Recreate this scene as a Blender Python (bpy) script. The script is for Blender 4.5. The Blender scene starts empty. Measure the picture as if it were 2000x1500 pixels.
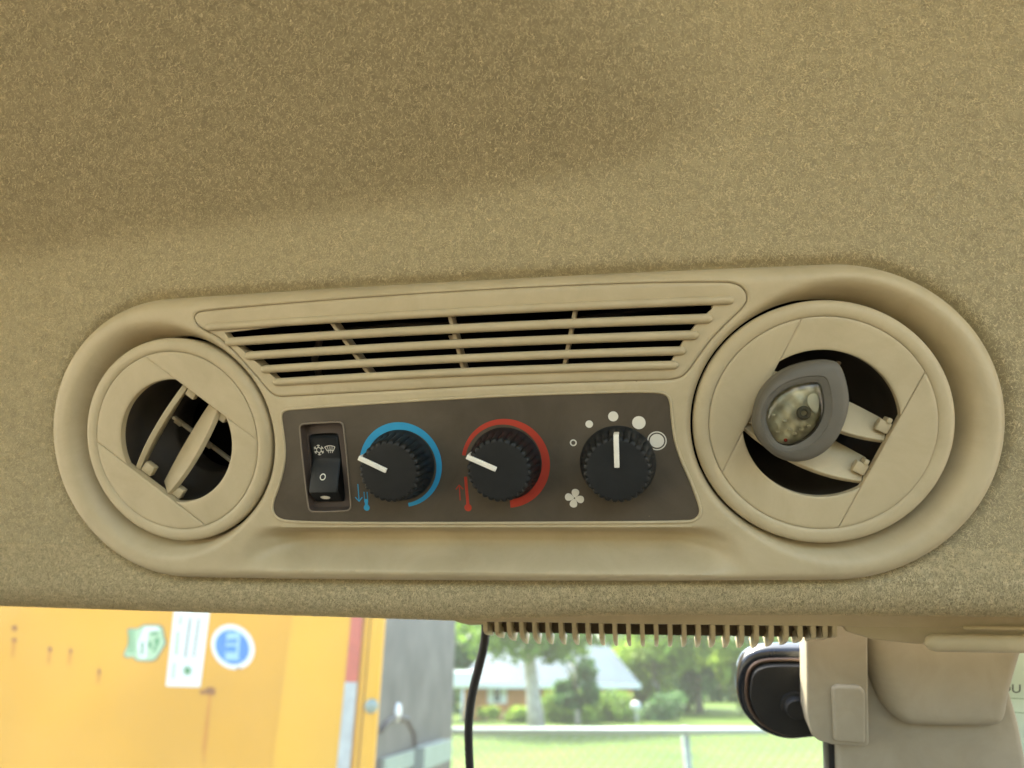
import bpy, bmesh, math, random
import numpy as np
from mathutils import Matrix, Vector
from mathutils.geometry import delaunay_2d_cdt

random.seed(7)
RNG = np.random.default_rng(11)
scene = bpy.context.scene
COL = scene.collection
R = math.radians

# ------------------------------------------------------------------ camera
FPX, CAM_Z = 1300.0, 1.75
PITCH = math.atan(595.0 / FPX)
cd = bpy.data.cameras.new('camera')
cam = bpy.data.objects.new('camera', cd)
COL.objects.link(cam)
cam.location = (0, 0, CAM_Z)
cam.rotation_euler = (math.pi / 2 + PITCH, 0, 0)
cd.sensor_width = 36.0
cd.lens = 36.0 * FPX / 2000.0
cd.clip_start, cd.clip_end = 0.01, 2000
cd.dof.use_dof = True
cd.dof.focus_distance = 0.272
cd.dof.aperture_fstop = cd.lens / 2.7
scene.camera = cam

# ------------------------------------------------------------------ sky, sun, exposure
SUN_ELEV, SUN_AZ = R(58), R(-28)         # azimuth from +Y (ahead) towards +X
w = bpy.data.worlds.new('World')
scene.world = w
w.use_nodes = True
nt = w.node_tree
bg = nt.nodes['Background']
sky = nt.nodes.new('ShaderNodeTexSky')
sky.sky_type = 'NISHITA'
sky.sun_disc = False
sky.sun_elevation = SUN_ELEV
sky.sun_rotation = SUN_AZ
sky.dust_density = 4.0
sky.air_density = 1.0
nt.links.new(sky.outputs[0], bg.inputs[0])
bg.inputs[1].default_value = 0.15
sl = bpy.data.lights.new('sun', 'SUN')
sl.energy = 2.0
sl.angle = R(0.5)
sl.color = (1.0, 0.95, 0.86)
so = bpy.data.objects.new('sun', sl)
COL.objects.link(so)
sd = Vector((math.sin(SUN_AZ) * math.cos(SUN_ELEV), math.cos(SUN_AZ) * math.cos(SUN_ELEV), math.sin(SUN_ELEV)))
so.rotation_euler = sd.to_track_quat('Z', 'Y').to_euler()
so.location = (0, 0, 30)
vs = scene.view_settings
vs.view_transform = 'Standard'
vs.look = 'None'
vs.gamma = 1.0
vs.exposure = 3.1
scene.cycles.max_bounces = 10
scene.cycles.diffuse_bounces = 6
scene.cycles.transparent_max_bounces = 16

# ------------------------------------------------------------------ frames
# the control panel's own frame in millimetres: u to the right, v up, w out of the panel
PO = Vector((-0.01782859, 0.25880431, CAM_Z + 0.09599278))
PU = Vector((0.98282, -0.18030785, -0.03941986))
PN = Vector((-0.1764923, -0.8556565, -0.48652073))
PV = PN.cross(PU)
PR = Matrix((PU, PV, PN)).transposed().to_4x4()
PM = Matrix.Translation(PO) @ PR


def at(px, py, Y):
    """world point on the plane y = Y where the photograph shows pixel (px, py)"""
    x, y = (px - 1000) / FPX, (750 - py) / FPX
    d = Vector((x, math.cos(PITCH) - math.sin(PITCH) * y, math.sin(PITCH) + math.cos(PITCH) * y))
    return Vector((0, 0, CAM_Z)) + d * (Y / d.y)


# ------------------------------------------------------------------ materials
def mat(name, base, rough=0.5, spec=0.5, var=0.0, var_scale=60, bump=0.0, bump_scale=900, sheen=0.0, metal=0.0,
        tint=None, coat=0.0, detail=3):
    m = bpy.data.materials.new(name)
    m.use_nodes = True
    t = m.node_tree
    b = t.nodes['Principled BSDF']
    b.inputs['Roughness'].default_value = rough
    b.inputs['Specular IOR Level'].default_value = spec
    b.inputs['Metallic'].default_value = metal
    b.inputs['Coat Weight'].default_value = coat
    if sheen:
        b.inputs['Sheen Weight'].default_value = sheen
        b.inputs['Sheen Roughness'].default_value = 0.5
        b.inputs['Sheen Tint'].default_value = (*base, 1)
    tc = t.nodes.new('ShaderNodeTexCoord')
    if var:
        n = t.nodes.new('ShaderNodeTexNoise')
        n.inputs['Scale'].default_value = var_scale
        n.inputs['Detail'].default_value = detail
        t.links.new(tc.outputs['Object'], n.inputs['Vector'])
        r = t.nodes.new('ShaderNodeValToRGB')
        r.color_ramp.elements[0].position = 0.3
        r.color_ramp.elements[1].position = 0.7
        lo = tint if tint else tuple(c * (1 - var) for c in base)
        hi = tuple(min(1, c * (1 + var)) for c in base)
        r.color_ramp.elements[0].color = (*lo, 1)
        r.color_ramp.elements[1].color = (*hi, 1)
        t.links.new(n.outputs['Fac'], r.inputs['Fac'])
        t.links.new(r.outputs['Color'], b.inputs['Base Color'])
    else:
        b.inputs['Base Color'].default_value = (*base, 1)
    if bump:
        n2 = t.nodes.new('ShaderNodeTexNoise')
        n2.inputs['Scale'].default_value = bump_scale
        n2.inputs['Detail'].default_value = 2
        t.links.new(tc.outputs['Object'], n2.inputs['Vector'])
        bp = t.nodes.new('ShaderNodeBump')
        bp.inputs['Strength'].default_value = bump
        bp.inputs['Distance'].default_value = 0.0003
        t.links.new(n2.outputs['Fac'], bp.inputs['Height'])
        t.links.new(bp.outputs['Normal'], b.inputs['Normal'])
    return m


M = {}
M['beige'] = mat('beige_plastic', (0.50, 0.414, 0.250), 0.52, 0.4, 0.05, 22, 0.10, 1600)
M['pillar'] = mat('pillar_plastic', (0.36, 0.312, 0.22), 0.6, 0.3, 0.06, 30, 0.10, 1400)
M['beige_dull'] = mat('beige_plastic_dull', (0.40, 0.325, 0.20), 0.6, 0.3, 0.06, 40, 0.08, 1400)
M['plate'] = mat('brown_plate', (0.092, 0.073, 0.048), 0.5, 0.35, 0.10, 30, 0.10, 2200)
M['recess'] = mat('brown_recess', (0.075, 0.054, 0.040), 0.5, 0.4, 0.08, 60, 0.05, 1500)
M['black'] = mat('black_plastic', (0.012, 0.013, 0.012), 0.55, 0.4, 0.1, 300, 0.08, 2500)
M['cavity'] = mat('brown_cavity', (0.15, 0.11, 0.065), 0.7, 0.3, 0.3, 60)
M['rim'] = mat('highlight_rim', (0.20, 0.16, 0.11), 0.5, 0.4)  # plate brown made lighter, putting the rim's highlight into its colour
M['barrel'] = mat('barrel_shade_brown', (0.06, 0.048, 0.034), 0.7, 0.3, 0.15, 60)  # beige inner barrel, with the shade inside it put into the colour
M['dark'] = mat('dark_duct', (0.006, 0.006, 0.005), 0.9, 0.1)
M['white'] = mat('white_pointer', (0.80, 0.76, 0.64), 0.45, 0.4, 0.05, 300)
M['print_white'] = mat('white_print', (0.72, 0.68, 0.56), 0.7, 0.2)
M['print_blue'] = mat('blue_print', (0.03, 0.29, 0.50), 0.6, 0.3, 0.04, 200)
M['print_red'] = mat('red_print', (0.42, 0.045, 0.022), 0.6, 0.3, 0.05, 200)
M['grey'] = mat('grey_rubber', (0.125, 0.113, 0.086), 0.55, 0.35, 0.04, 200, 0.06, 2500)
M['felt'] = mat('felt_cloth', (0.36, 0.302, 0.175), 0.95, 0.1, 0.15, 300, 0.5, 2500, sheen=0.1, detail=6)
M['fibre'] = mat('felt_fibre', (0.63, 0.53, 0.312), 0.9, 0.15, 0.20, 420, detail=8)
M['rubber'] = mat('black_rubber', (0.018, 0.017, 0.015), 0.6, 0.4, 0.2, 100)
M['bronze'] = mat('bronze_edge', (0.17, 0.115, 0.085), 0.35, 0.5, 0.1, 40, metal=0.6)
M['gloss_black'] = mat('gloss_black', (0.015, 0.017, 0.02), 0.18, 0.6, 0.1, 40)
M['yellow'] = mat('yellow_paint', (0.47, 0.228, 0.004), 0.5, 0.2, 0.09, 2.2)
M['yellow2'] = mat('yellow_paint_pale', (0.51, 0.268, 0.008), 0.5, 0.2, 0.05, 3.0)
M['rust'] = mat('rust', (0.20, 0.08, 0.02), 0.9, 0.1, 0.3, 60)
M['rust_run'] = mat('rust_run', (0.38, 0.15, 0.004), 0.7, 0.2, 0.12, 40)
M['tape_red'] = mat('red_tape', (0.36, 0.06, 0.03), 0.4, 0.5, 0.12, 50)
M['tape_white'] = mat('white_tape', (0.30, 0.33, 0.32), 0.4, 0.5, 0.12, 30)
M['truck_grey'] = mat('grey_truck_end', (0.056, 0.054, 0.046), 0.6, 0.3, 0.4, 7, detail=5)
M['steel'] = mat('galvanised_steel', (0.17, 0.225, 0.195), 0.5, 0.5, 0.1, 8, metal=0.3)
M['sticker_white'] = mat('white_sticker', (0.50, 0.52, 0.49), 0.5, 0.3, 0.02, 20)
M['sticker_blue'] = mat('blue_sticker', (0.02, 0.14, 0.45), 0.5, 0.3, 0.1, 25)
M['sticker_pale'] = mat('pale_blue_sticker', (0.20, 0.36, 0.55), 0.5, 0.3)
M['sticker_green'] = mat('green_sticker', (0.03, 0.17, 0.055), 0.5, 0.3)
M['sticker_mint'] = mat('mint_sticker', (0.27, 0.40, 0.24), 0.5, 0.3, 0.06, 40)
M['ink'] = mat('grey_ink', (0.045, 0.06, 0.045), 0.6, 0.3)
M['brick'] = mat('house_brick', (0.50, 0.22, 0.075), 0.85, 0.2, 0.2, 1.5)
M['roof'] = mat('house_roof', (0.016, 0.042, 0.062), 0.7, 0.3, 0.2, 0.9)
M['trim_white'] = mat('white_trim', (0.72, 0.72, 0.66), 0.6, 0.3)
M['glass_dark'] = mat('house_glass', (0.10, 0.13, 0.13), 0.1, 0.5)
M['bark'] = mat('pale_bark', (0.42, 0.37, 0.30), 0.9, 0.2, 0.25, 3)
M['leaf_a'] = mat('leaf_bright', (0.23, 0.33, 0.04), 0.6, 0.3, 0.45, 0.35, detail=4)
M['leaf_b'] = mat('leaf_dark', (0.09, 0.18, 0.055), 0.6, 0.3, 0.5, 0.3, detail=4)
M['leaf_c'] = mat('leaf_mid', (0.16, 0.26, 0.04), 0.6, 0.3, 0.45, 0.5, detail=4)
M['grass'] = mat('grass', (0.056, 0.090, 0.012), 0.9, 0.1, 0.28, 0.35, detail=8)
M['gravel'] = mat('gravel', (0.36, 0.31, 0.22), 0.95, 0.1, 0.25, 3, detail=8)
M['tub'] = mat('light_block_brown', (0.045, 0.04, 0.032), 0.7, 0.2, 0.1, 8)  # dark so the added cab floor and walls bounce little light
M['concrete'] = mat('concrete', (0.40, 0.40, 0.36), 0.9, 0.2, 0.12, 2)
M['paper'] = mat('paper', (0.62, 0.74, 0.60), 0.7, 0.2, 0.08, 40)
for k in ('leaf_a', 'leaf_b', 'leaf_c'):          # leaves let some light through
    t = M[k].node_tree
    b = t.nodes['Principled BSDF']
    src = b.inputs['Base Color'].links[0].from_socket
    tl = t.nodes.new('ShaderNodeBsdfTranslucent')
    t.links.new(src, tl.inputs[0])
    mx = t.nodes.new('ShaderNodeMixShader')
    mx.inputs[0].default_value = 0.45
    t.links.new(b.outputs[0], mx.inputs[1])
    t.links.new(tl.outputs[0], mx.inputs[2])
    t.links.new(mx.outputs[0], t.nodes['Material Output'].inputs['Surface'])


def grime(m, speck=0.6, stain=0.11, scale=42):
    """sparse dark flecks and faint uneven handling marks over a plastic's own colour"""
    t = m.node_tree
    b = t.nodes['Principled BSDF']
    src = b.inputs['Base Color'].links[0].from_socket
    tc = t.nodes.new('ShaderNodeTexCoord')
    vo = t.nodes.new('ShaderNodeTexVoronoi')
    vo.inputs['Scale'].default_value = scale
    t.links.new(tc.outputs['Object'], vo.inputs['Vector'])
    r = t.nodes.new('ShaderNodeValToRGB')
    r.color_ramp.elements[0].position = 0.010
    r.color_ramp.elements[1].position = 0.022
    r.color_ramp.elements[0].color = (1 - speck,) * 3 + (1,)
    r.color_ramp.elements[1].color = (1, 1, 1, 1)
    t.links.new(vo.outputs['Distance'], r.inputs['Fac'])
    n = t.nodes.new('ShaderNodeTexNoise')
    n.inputs['Scale'].default_value = 34
    n.inputs['Detail'].default_value = 9
    n.inputs['Roughness'].default_value = 0.72
    n.inputs['Distortion'].default_value = 0.8
    t.links.new(tc.outputs['Object'], n.inputs['Vector'])
    r2 = t.nodes.new('ShaderNodeValToRGB')
    r2.color_ramp.elements[0].position = 0.34
    r2.color_ramp.elements[1].position = 0.62
    r2.color_ramp.elements[0].color = (1 - stain, 1 - stain * 1.1, 1 - stain * 1.3, 1)
    r2.color_ramp.elements[1].color = (1, 1, 1, 1)
    t.links.new(n.outputs['Fac'], r2.inputs['Fac'])
    for rr in (r, r2):
        mx = t.nodes.new('ShaderNodeMix')
        mx.data_type = 'RGBA'
        mx.blend_type = 'MULTIPLY'
        mx.inputs['Factor'].default_value = 1
        t.links.new(src, mx.inputs['A'])
        t.links.new(rr.outputs['Color'], mx.inputs['B'])
        src = mx.outputs['Result']
    t.links.new(src, b.inputs['Base Color'])
    mr = t.nodes.new('ShaderNodeMapRange')
    mr.inputs['To Min'].default_value = b.inputs['Roughness'].default_value - 0.14
    mr.inputs['To Max'].default_value = b.inputs['Roughness'].default_value + 0.12
    t.links.new(n.outputs['Fac'], mr.inputs['Value'])
    t.links.new(mr.outputs[0], b.inputs['Roughness'])


grime(M['beige'])
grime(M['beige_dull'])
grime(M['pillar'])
grime(M['plate'], -0.9, 0.22, 60)
grime(M['black'], -1.5, 0.3, 75)


def glass_pane_mat():
    m = bpy.data.materials.new('dusty_glass')
    m.use_nodes = True
    t = m.node_tree
    t.nodes.remove(t.nodes['Principled BSDF'])
    out = t.nodes['Material Output']
    tr = t.nodes.new('ShaderNodeBsdfTransparent')
    tr.inputs[0].default_value = (0.95, 0.98, 0.96, 1)
    dust = t.nodes.new('ShaderNodeBsdfTranslucent')
    dust.inputs[0].default_value = (0.85, 0.86, 0.80, 1)
    gl = t.nodes.new('ShaderNodeBsdfGlossy')
    gl.inputs['Roughness'].default_value = 0.02
    fr = t.nodes.new('ShaderNodeFresnel')
    fr.inputs[0].default_value = 1.08
    mx = t.nodes.new('ShaderNodeMixShader')
    tc = t.nodes.new('ShaderNodeTexCoord')
    n = t.nodes.new('ShaderNodeTexNoise')
    n.inputs['Scale'].default_value = 14
    n.inputs['Detail'].default_value = 5
    t.links.new(tc.outputs['Object'], n.inputs['Vector'])
    mr = t.nodes.new('ShaderNodeMapRange')
    mr.inputs['To Min'].default_value = DUST * 0.75
    mr.inputs['To Max'].default_value = DUST * 1.25
    t.links.new(n.outputs['Fac'], mr.inputs['Value'])
    t.links.new(mr.outputs[0], mx.inputs[0])
    t.links.new(tr.outputs[0], mx.inputs[1])
    t.links.new(dust.outputs[0], mx.inputs[2])
    m2 = t.nodes.new('ShaderNodeMixShader')
    t.links.new(fr.outputs[0], m2.inputs[0])
    t.links.new(mx.outputs[0], m2.inputs[1])
    t.links.new(gl.outputs[0], m2.inputs[2])
    t.links.new(m2.outputs[0], out.inputs['Surface'])
    return m


DUST = 0.010
M['pane'] = glass_pane_mat()


def lens_mat():
    m = bpy.data.materials.new('clear_lens')
    m.use_nodes = True
    t = m.node_tree
    t.nodes.remove(t.nodes['Principled BSDF'])
    out = t.nodes['Material Output']
    tr = t.nodes.new('ShaderNodeBsdfTransparent')
    tr.inputs[0].default_value = (0.90, 0.89, 0.80, 1)
    gl = t.nodes.new('ShaderNodeBsdfGlossy')
    gl.inputs['Roughness'].default_value = 0.06
    fr = t.nodes.new('ShaderNodeFresnel')
    fr.inputs[0].default_value = 1.5
    m2 = t.nodes.new('ShaderNodeMixShader')
    t.links.new(fr.outputs[0], m2.inputs[0])
    t.links.new(tr.outputs[0], m2.inputs[1])
    t.links.new(gl.outputs[0], m2.inputs[2])
    t.links.new(m2.outputs[0], out.inputs['Surface'])
    return m


M['lens'] = lens_mat()
M['gel'] = mat('olive_gel', (0.60, 0.56, 0.42), 0.3, 0.5, 0.38, 110, detail=4)


# ------------------------------------------------------------------ object helpers
def tag(o, label=None, cat=None, group=None, kind=None):
    for k, v in (('label', label), ('category', cat), ('group', group), ('kind', kind)):
        if v:
            o[k] = v
    return o


class Thing:
    """an Empty at the thing's base; parts are meshes under it.  base in mm (panel frame) or world metres"""
    def __init__(s, name, base, label, cat, group=None, panel=True, rot=None):
        s.panel = panel
        s.base = np.array(base, float)
        s.o = bpy.data.objects.new(name, None)
        s.o.empty_display_size = 0.02
        COL.objects.link(s.o)
        if panel:
            s.o.matrix_world = PM @ Matrix.Translation(Vector(s.base * 0.001))
        else:
            s.o.matrix_world = Matrix.Translation(Vector(s.base))
        tag(s.o, label, cat, group)

    def part(s, name, geo, m, parent=None, smooth=True, label=None, kind=None):
        v, f = geo
        v = (np.asarray(v, float) - s.base) * (0.001 if s.panel else 1.0)
        me = bpy.data.meshes.new(name)
        me.from_pydata(v.tolist(), [], [list(map(int, q)) for q in f])
        me.materials.append(m)
        if smooth:
            me.polygons.foreach_set('use_smooth', [True] * len(me.polygons))
        o = bpy.data.objects.new(name, me)
        COL.objects.link(o)
        o.parent = parent or s.o
        tag(o, label, None, None, kind)
        if smooth == 'auto':
            me.set_sharp_from_angle(angle=R(38))
        return o


def solo(name, geo, m, label=None, cat=None, kind=None, group=None, panel=True, smooth='auto', base=(0, 0, 0)):
    v, f = geo
    base = np.array(base, float)
    v = (np.asarray(v, float) - base) * (0.001 if panel else 1.0)
    me = bpy.data.meshes.new(name)
    me.from_pydata(v.tolist(), [], [list(map(int, q)) for q in f])
    me.materials.append(m)
    if smooth:
        me.polygons.foreach_set('use_smooth', [True] * len(me.polygons))
        if smooth == 'auto':
            me.set_sharp_from_angle(angle=R(38))
    o = bpy.data.objects.new(name, me)
    COL.objects.link(o)
    o.matrix_world = (PM @ Matrix.Translation(Vector(base * 0.001))) if panel else Matrix.Translation(Vector(base))
    return tag(o, label, cat, group, kind)


# ------------------------------------------------------------------ geometry helpers: each returns (verts, faces)
def join(*gs):
    V, F, n = [], [], 0
    for v, f in gs:
        v = np.asarray(v, float).reshape(-1, 3)
        V.append(v)
        F += [[i + n for i in q] for q in f]
        n += len(v)
    return np.concatenate(V), F


def xform(g, fn):
    v, f = g
    return np.array([fn(*p) for p in v]), f


def box(x0, x1, y0, y1, z0, z1, bev=0.0):
    if not bev:
        v = [(x, y, z) for z in (z0, z1) for y in (y0, y1) for x in (x0, x1)]
        f = [(0, 2, 3, 1), (4, 5, 7, 6), (0, 1, 5, 4), (2, 6, 7, 3), (0, 4, 6, 2), (1, 3, 7, 5)]
        return np.array(v, float), f
    bm = bmesh.new()
    bmesh.ops.create_cube(bm, size=1)
    for q in bm.verts:
        q.co = Vector(((x0 + x1) / 2 + q.co.x * (x1 - x0), (y0 + y1) / 2 + q.co.y * (y1 - y0), (z0 + z1) / 2 + q.co.z * (z1 - z0)))
    bmesh.ops.bevel(bm, geom=bm.edges[:], offset=bev, segments=2, affect='EDGES', profile=0.5)
    bm.verts.index_update()
    v = np.array([q.co[:] for q in bm.verts])
    f = [[q.index for q in p.verts] for p in bm.faces]
    bm.free()
    return v, f


def bevel_geo(g, off, seg=2, ang=30):
    bm = bmesh.new()
    vs_ = [bm.verts.new(p) for p in g[0]]
    for q in g[1]:
        try:
            bm.faces.new([vs_[i] for i in q])
        except ValueError:
            pass
    bm.normal_update()
    ed = [e for e in bm.edges if len(e.link_faces) == 2 and e.calc_face_angle(0) > R(ang)]
    bmesh.ops.bevel(bm, geom=ed, offset=off, segments=seg, affect='EDGES', profile=0.5, clamp_overlap=True)
    bm.verts.index_update()
    v = np.array([q.co[:] for q in bm.verts])
    f = [[q.index for q in p.verts] for p in bm.faces]
    bm.free()
    return v, f


def prism(pts, w0, w1):
    """polygon (counter-clockwise) extruded from w0 to w1"""
    n = len(pts)
    v = [(p[0], p[1], w0) for p in pts] + [(p[0], p[1], w1) for p in pts]
    f = [list(range(n))[::-1], [n + i for i in range(n)]]
    f += [[i, (i + 1) % n, n + (i + 1) % n, n + i] for i in range(n)]
    return np.array(v, float), f


def ccw(p):
    p = np.asarray(p, float)
    a = np.sum(p[:, 0] * np.roll(p[:, 1], -1) - np.roll(p[:, 0], -1) * p[:, 1])
    return p if a > 0 else p[::-1]


def flat(pts, w):
    pts = ccw(pts)
    return np.array([(p[0], p[1], w) for p in pts], float), [list(range(len(pts)))]


def tube(path, r, n=10, caps=True, closed=False, squash=None):
    P = np.asarray(path, float)
    k = len(P)
    rr = np.broadcast_to(np.asarray(r, float), (k,))
    V, F = [], []
    up = None
    for i in range(k):
        if closed:
            t = P[(i + 1) % k] - P[i - 1]
        else:
            t = P[min(i + 1, k - 1)] - P[max(i - 1, 0)]
        t = t / (np.linalg.norm(t) + 1e-12)
        if up is None:
            up = np.array([0, 0, 1.0]) if abs(t[2]) < 0.9 else np.array([1.0, 0, 0])
        a = np.cross(t, up)
        a /= np.linalg.norm(a)
        b_ = np.cross(a, t)
        up = b_
        for j in range(n):
            th = 2 * math.pi * j / n
            V.append(P[i] + rr[i] * (math.cos(th) * a + math.sin(th) * b_ * (squash or 1)))
    m = k if closed else k - 1
    for i in range(m):
        for j in range(n):
            F.append([i * n + j, i * n + (j + 1) % n, ((i + 1) % k) * n + (j + 1) % n, ((i + 1) % k) * n + j])
    if caps and not closed:
        F.append(list(range(n))[::-1])
        F.append([(k - 1) * n + j for j in range(n)])
    return np.array(V), F


def capsule(a, b_, r, n=12, bow=0.0, segs=14, squash=None):
    """straight or slightly bowed bar with round ends"""
    a, b_ = np.array(a, float), np.array(b_, float)
    d = np.linalg.norm(b_ - a)
    ts, rs = [], []
    for q in (0, 0.15, 0.35, 0.6, 0.85, 1.0):
        ts.append(q * r * 1.3 / d)
        rs.append(r * math.sqrt(max(0.02, 1 - (1 - q) ** 2)))
    for i in range(1, segs):
        t = ts[5] + (1 - 2 * ts[5]) * i / segs
        ts.append(t)
        rs.append(r)
    for q in (1.0, 0.85, 0.6, 0.35, 0.15, 0):
        ts.append(1 - q * r * 1.3 / d)
        rs.append(r * math.sqrt(max(0.02, 1 - (1 - q) ** 2)))
    P = [a + (b_ - a) * t + np.array([0, bow * 4 * t * (1 - t), 0]) for t in ts]
    return tube(P, rs, n, squash=squash)


def lathe(profile, c, n=96, rfun=None):
    """profile: list of (r, w); turned round the w axis through c"""
    V, F = [], []
    for (r, z) in profile:
        for j in range(n):
            th = 2 * math.pi * j / n
            q = r if rfun is None else rfun(r, z, th)
            V.append((c[0] + q * math.cos(th), c[1] + q * math.sin(th), z))
    for i in range(len(profile) - 1):
        for j in range(n):
            F.append([i * n + j, i * n + (j + 1) % n, (i + 1) * n + (j + 1) % n, (i + 1) * n + j])
    return np.array(V), F


def disc(c, r, w, n=48):
    return np.array([(c[0] + r * math.cos(2 * math.pi * i / n), c[1] + r * math.sin(2 * math.pi * i / n), w) for i in range(n)]), [list(range(n))]


def ring_flat(c, r0, r1, w, n=40, a0=0, a1=360, r0b=None, r1b=None):
    V, F = [], []
    full = abs(a1 - a0) >= 360
    k = n if full else n + 1
    for i in range(k):
        t = i / n
        th = R(a0 + (a1 - a0) * t)
        q0 = r0 + ((r0b if r0b is not None else r0) - r0) * t
        q1 = r1 + ((r1b if r1b is not None else r1) - r1) * t
        V += [(c[0] + q0 * math.cos(th), c[1] + q0 * math.sin(th), w), (c[0] + q1 * math.cos(th), c[1] + q1 * math.sin(th), w)]
    for i in range(n):
        a, b_ = 2 * i, 2 * ((i + 1) % k)
        q = [a, a + 1, b_ + 1, b_]
        F.append(q if a1 < a0 else q[::-1])
    return np.array(V), F


def stroke(pts, wd, w):
    """flat line of width wd through pts"""
    gs = []
    for a, b_ in zip(pts[:-1], pts[1:]):
        a, b_ = np.array(a, float), np.array(b_, float)
        t = (b_ - a) / np.linalg.norm(b_ - a)
        n = np.array([-t[1], t[0]]) * wd / 2
        a2, b2 = a - t * wd * 0.3, b_ + t * wd * 0.3
        gs.append(flat([a2 - n, b2 - n, b2 + n, a2 + n], w))
    return join(*gs)


def dens(pts, step, closed=True):
    pts = np.asarray(pts, float)
    out = []
    n = len(pts)
    for i in range(n if closed else n - 1):
        a, b_ = pts[i], pts[(i + 1) % n]
        k = max(1, int(np.linalg.norm(b_ - a) / step + 0.5))
        for j in range(k):
            out.append(a + (b_ - a) * j / k)
    if not closed:
        out.append(pts[-1])
    return np.array(out)


def smooth_loop(pts, step=1.0, it=2):
    """Chaikin corner cutting, then even spacing"""
    p = np.asarray(pts, float)
    for _ in range(it):
        q = np.roll(p, -1, 0)
        p = np.stack([p * 0.75 + q * 0.25, p * 0.25 + q * 0.75], 1).reshape(-1, 2)
    return resample(p, step)


def resample(p, step):
    q = np.concatenate([p, p[:1]])
    L = np.concatenate([[0], np.cumsum(np.linalg.norm(np.diff(q, axis=0), axis=1))])
    n = max(8, int(L[-1] / step))
    s = np.linspace(0, L[-1], n, endpoint=False)
    return np.stack([np.interp(s, L, q[:, 0]), np.interp(s, L, q[:, 1])], 1)


def offset_loop(p, d):
    """shrink (d > 0) or grow a ccw loop by d"""
    p = ccw(p)
    t = np.roll(p, -1, 0) - np.roll(p, 1, 0)
    t /= np.linalg.norm(t, axis=1, keepdims=True)
    n = np.stack([-t[:, 1], t[:, 0]], 1)
    return p + n * d


def inside(p, loop):
    x, y = p[:, 0][:, None], p[:, 1][:, None]
    a, b_ = loop, np.roll(loop, -1, 0)
    c = ((a[:, 1] > y) != (b_[:, 1] > y)) & (x < (b_[:, 0] - a[:, 0]) * (y - a[:, 1]) / (b_[:, 1] - a[:, 1] + 1e-15) + a[:, 0])
    return c.sum(1) % 2 == 1


def dist_loop(p, loop):
    out = np.empty(len(p))
    a, b_ = loop, np.roll(loop, -1, 0)
    d = b_ - a
    L2 = (d ** 2).sum(1) + 1e-15
    for i in range(0, len(p), 4000):
        q = p[i:i + 4000][:, None, :]
        t = np.clip(((q - a) * d).sum(2) / L2, 0, 1)
        out[i:i + 4000] = np.sqrt(((q - a - t[..., None] * d) ** 2).sum(2)).min(1)
    return out


def sheet(outer, holes, extra, h, skirts=None):
    """height field w = h(uv) over the polygon 'outer' less 'holes'; skirts: {loop index: depth}, loop 0 = outer"""
    loops = [np.asarray(outer)] + [np.asarray(q) for q in holes]
    V, E = [], []
    for lp in loops:
        n0 = len(V)
        V += [Vector((float(a), float(b_))) for a, b_ in lp]
        E += [(n0 + i, n0 + (i + 1) % len(lp)) for i in range(len(lp))]
    if len(extra):
        ex = np.asarray(extra, float)
        ok = inside(ex, loops[0])
        for hl in loops[1:]:
            ok &= ~inside(ex, hl)
        ex = ex[ok]
        for lp in loops:
            ex = ex[dist_loop(ex, lp) > 0.18]
        V += [Vector((float(a), float(b_))) for a, b_ in ex]
    vo, eo, fo, *_ = delaunay_2d_cdt(V, E, [], 0, 1e-5)
    P = np.array([(q.x, q.y) for q in vo])
    T = np.array([list(q) for q in fo if len(q) == 3])
    c = P[T].mean(1)
    ok = inside(c, loops[0])
    for hl in loops[1:]:
        ok &= ~inside(c, hl)
    T = T[ok]
    W = h(P)
    verts = np.column_stack([P, W])
    faces = T.tolist()
    gs = [(verts, faces)]
    for i, dep in (skirts or {}).items():
        lp = ccw(loops[i])
        if i:
            lp = lp[::-1]
        n = len(lp)
        wt = h(lp)
        v = np.concatenate([np.column_stack([lp, wt]), np.column_stack([lp, np.full(n, dep)])])
        f = [[j, n + j, n + (j + 1) % n, (j + 1) % n] for j in range(n)]
        gs.append((v, f))
    return join(*gs)


def sstep(a, b_, x):
    t = np.clip((x - a) / (b_ - a), 0, 1)
    return t * t * (3 - 2 * t)


def circle(c, r, n):
    t = np.linspace(0, 2 * math.pi, n, endpoint=False)
    return np.stack([c[0] + r * np.cos(t), c[1] + r * np.sin(t)], 1)


# =================================================================== the headliner
UC = 136.3           # half the distance between the two round vents


RO = 61.6
END_L, END_R = (-139.3, -0.7, 64.9), (140.4, -1.5, 61.4)     # the two round ends of the panel's outline


def stadium(Rr, bulge=1.0, n=64):
    """the panel's outline, grown or shrunk by Rr - RO"""
    d = Rr - RO
    (xl, yl, rl), (xr, yr, rr_) = END_L, END_R
    rl, rr_ = rl + d, rr_ + d
    t = np.linspace(-math.pi / 2, math.pi / 2, n)
    right = np.stack([xr + rr_ * np.cos(t), yr + rr_ * np.sin(t)], 1)
    left = np.stack([xl - rl * np.cos(t), yl - rl * np.sin(t)], 1)
    q = np.linspace(0, 1, 120)[1:-1]
    bow = bulge * 4 * q * (1 - q)
    top = np.stack([xr + (xl - xr) * q, yr + rr_ + (yl + rl - yr - rr_) * q + bow], 1)
    bot = np.stack([xl + (xr - xl) * q, yl - rl + (yr - rr_ - yl + rl) * q - bow], 1)
    return np.concatenate([right, top, left, bot])


LIP_R = 20.0


def lip_v(u):
    return np.interp(u, [-420, -264, -19, 56, 148, 260, 420], [-68, -69, -70.6, -66.2, -64.0, -62.6, -61.5])


def softplus(x, k):
    return k * np.logaddexp(0, x / k)


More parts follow.
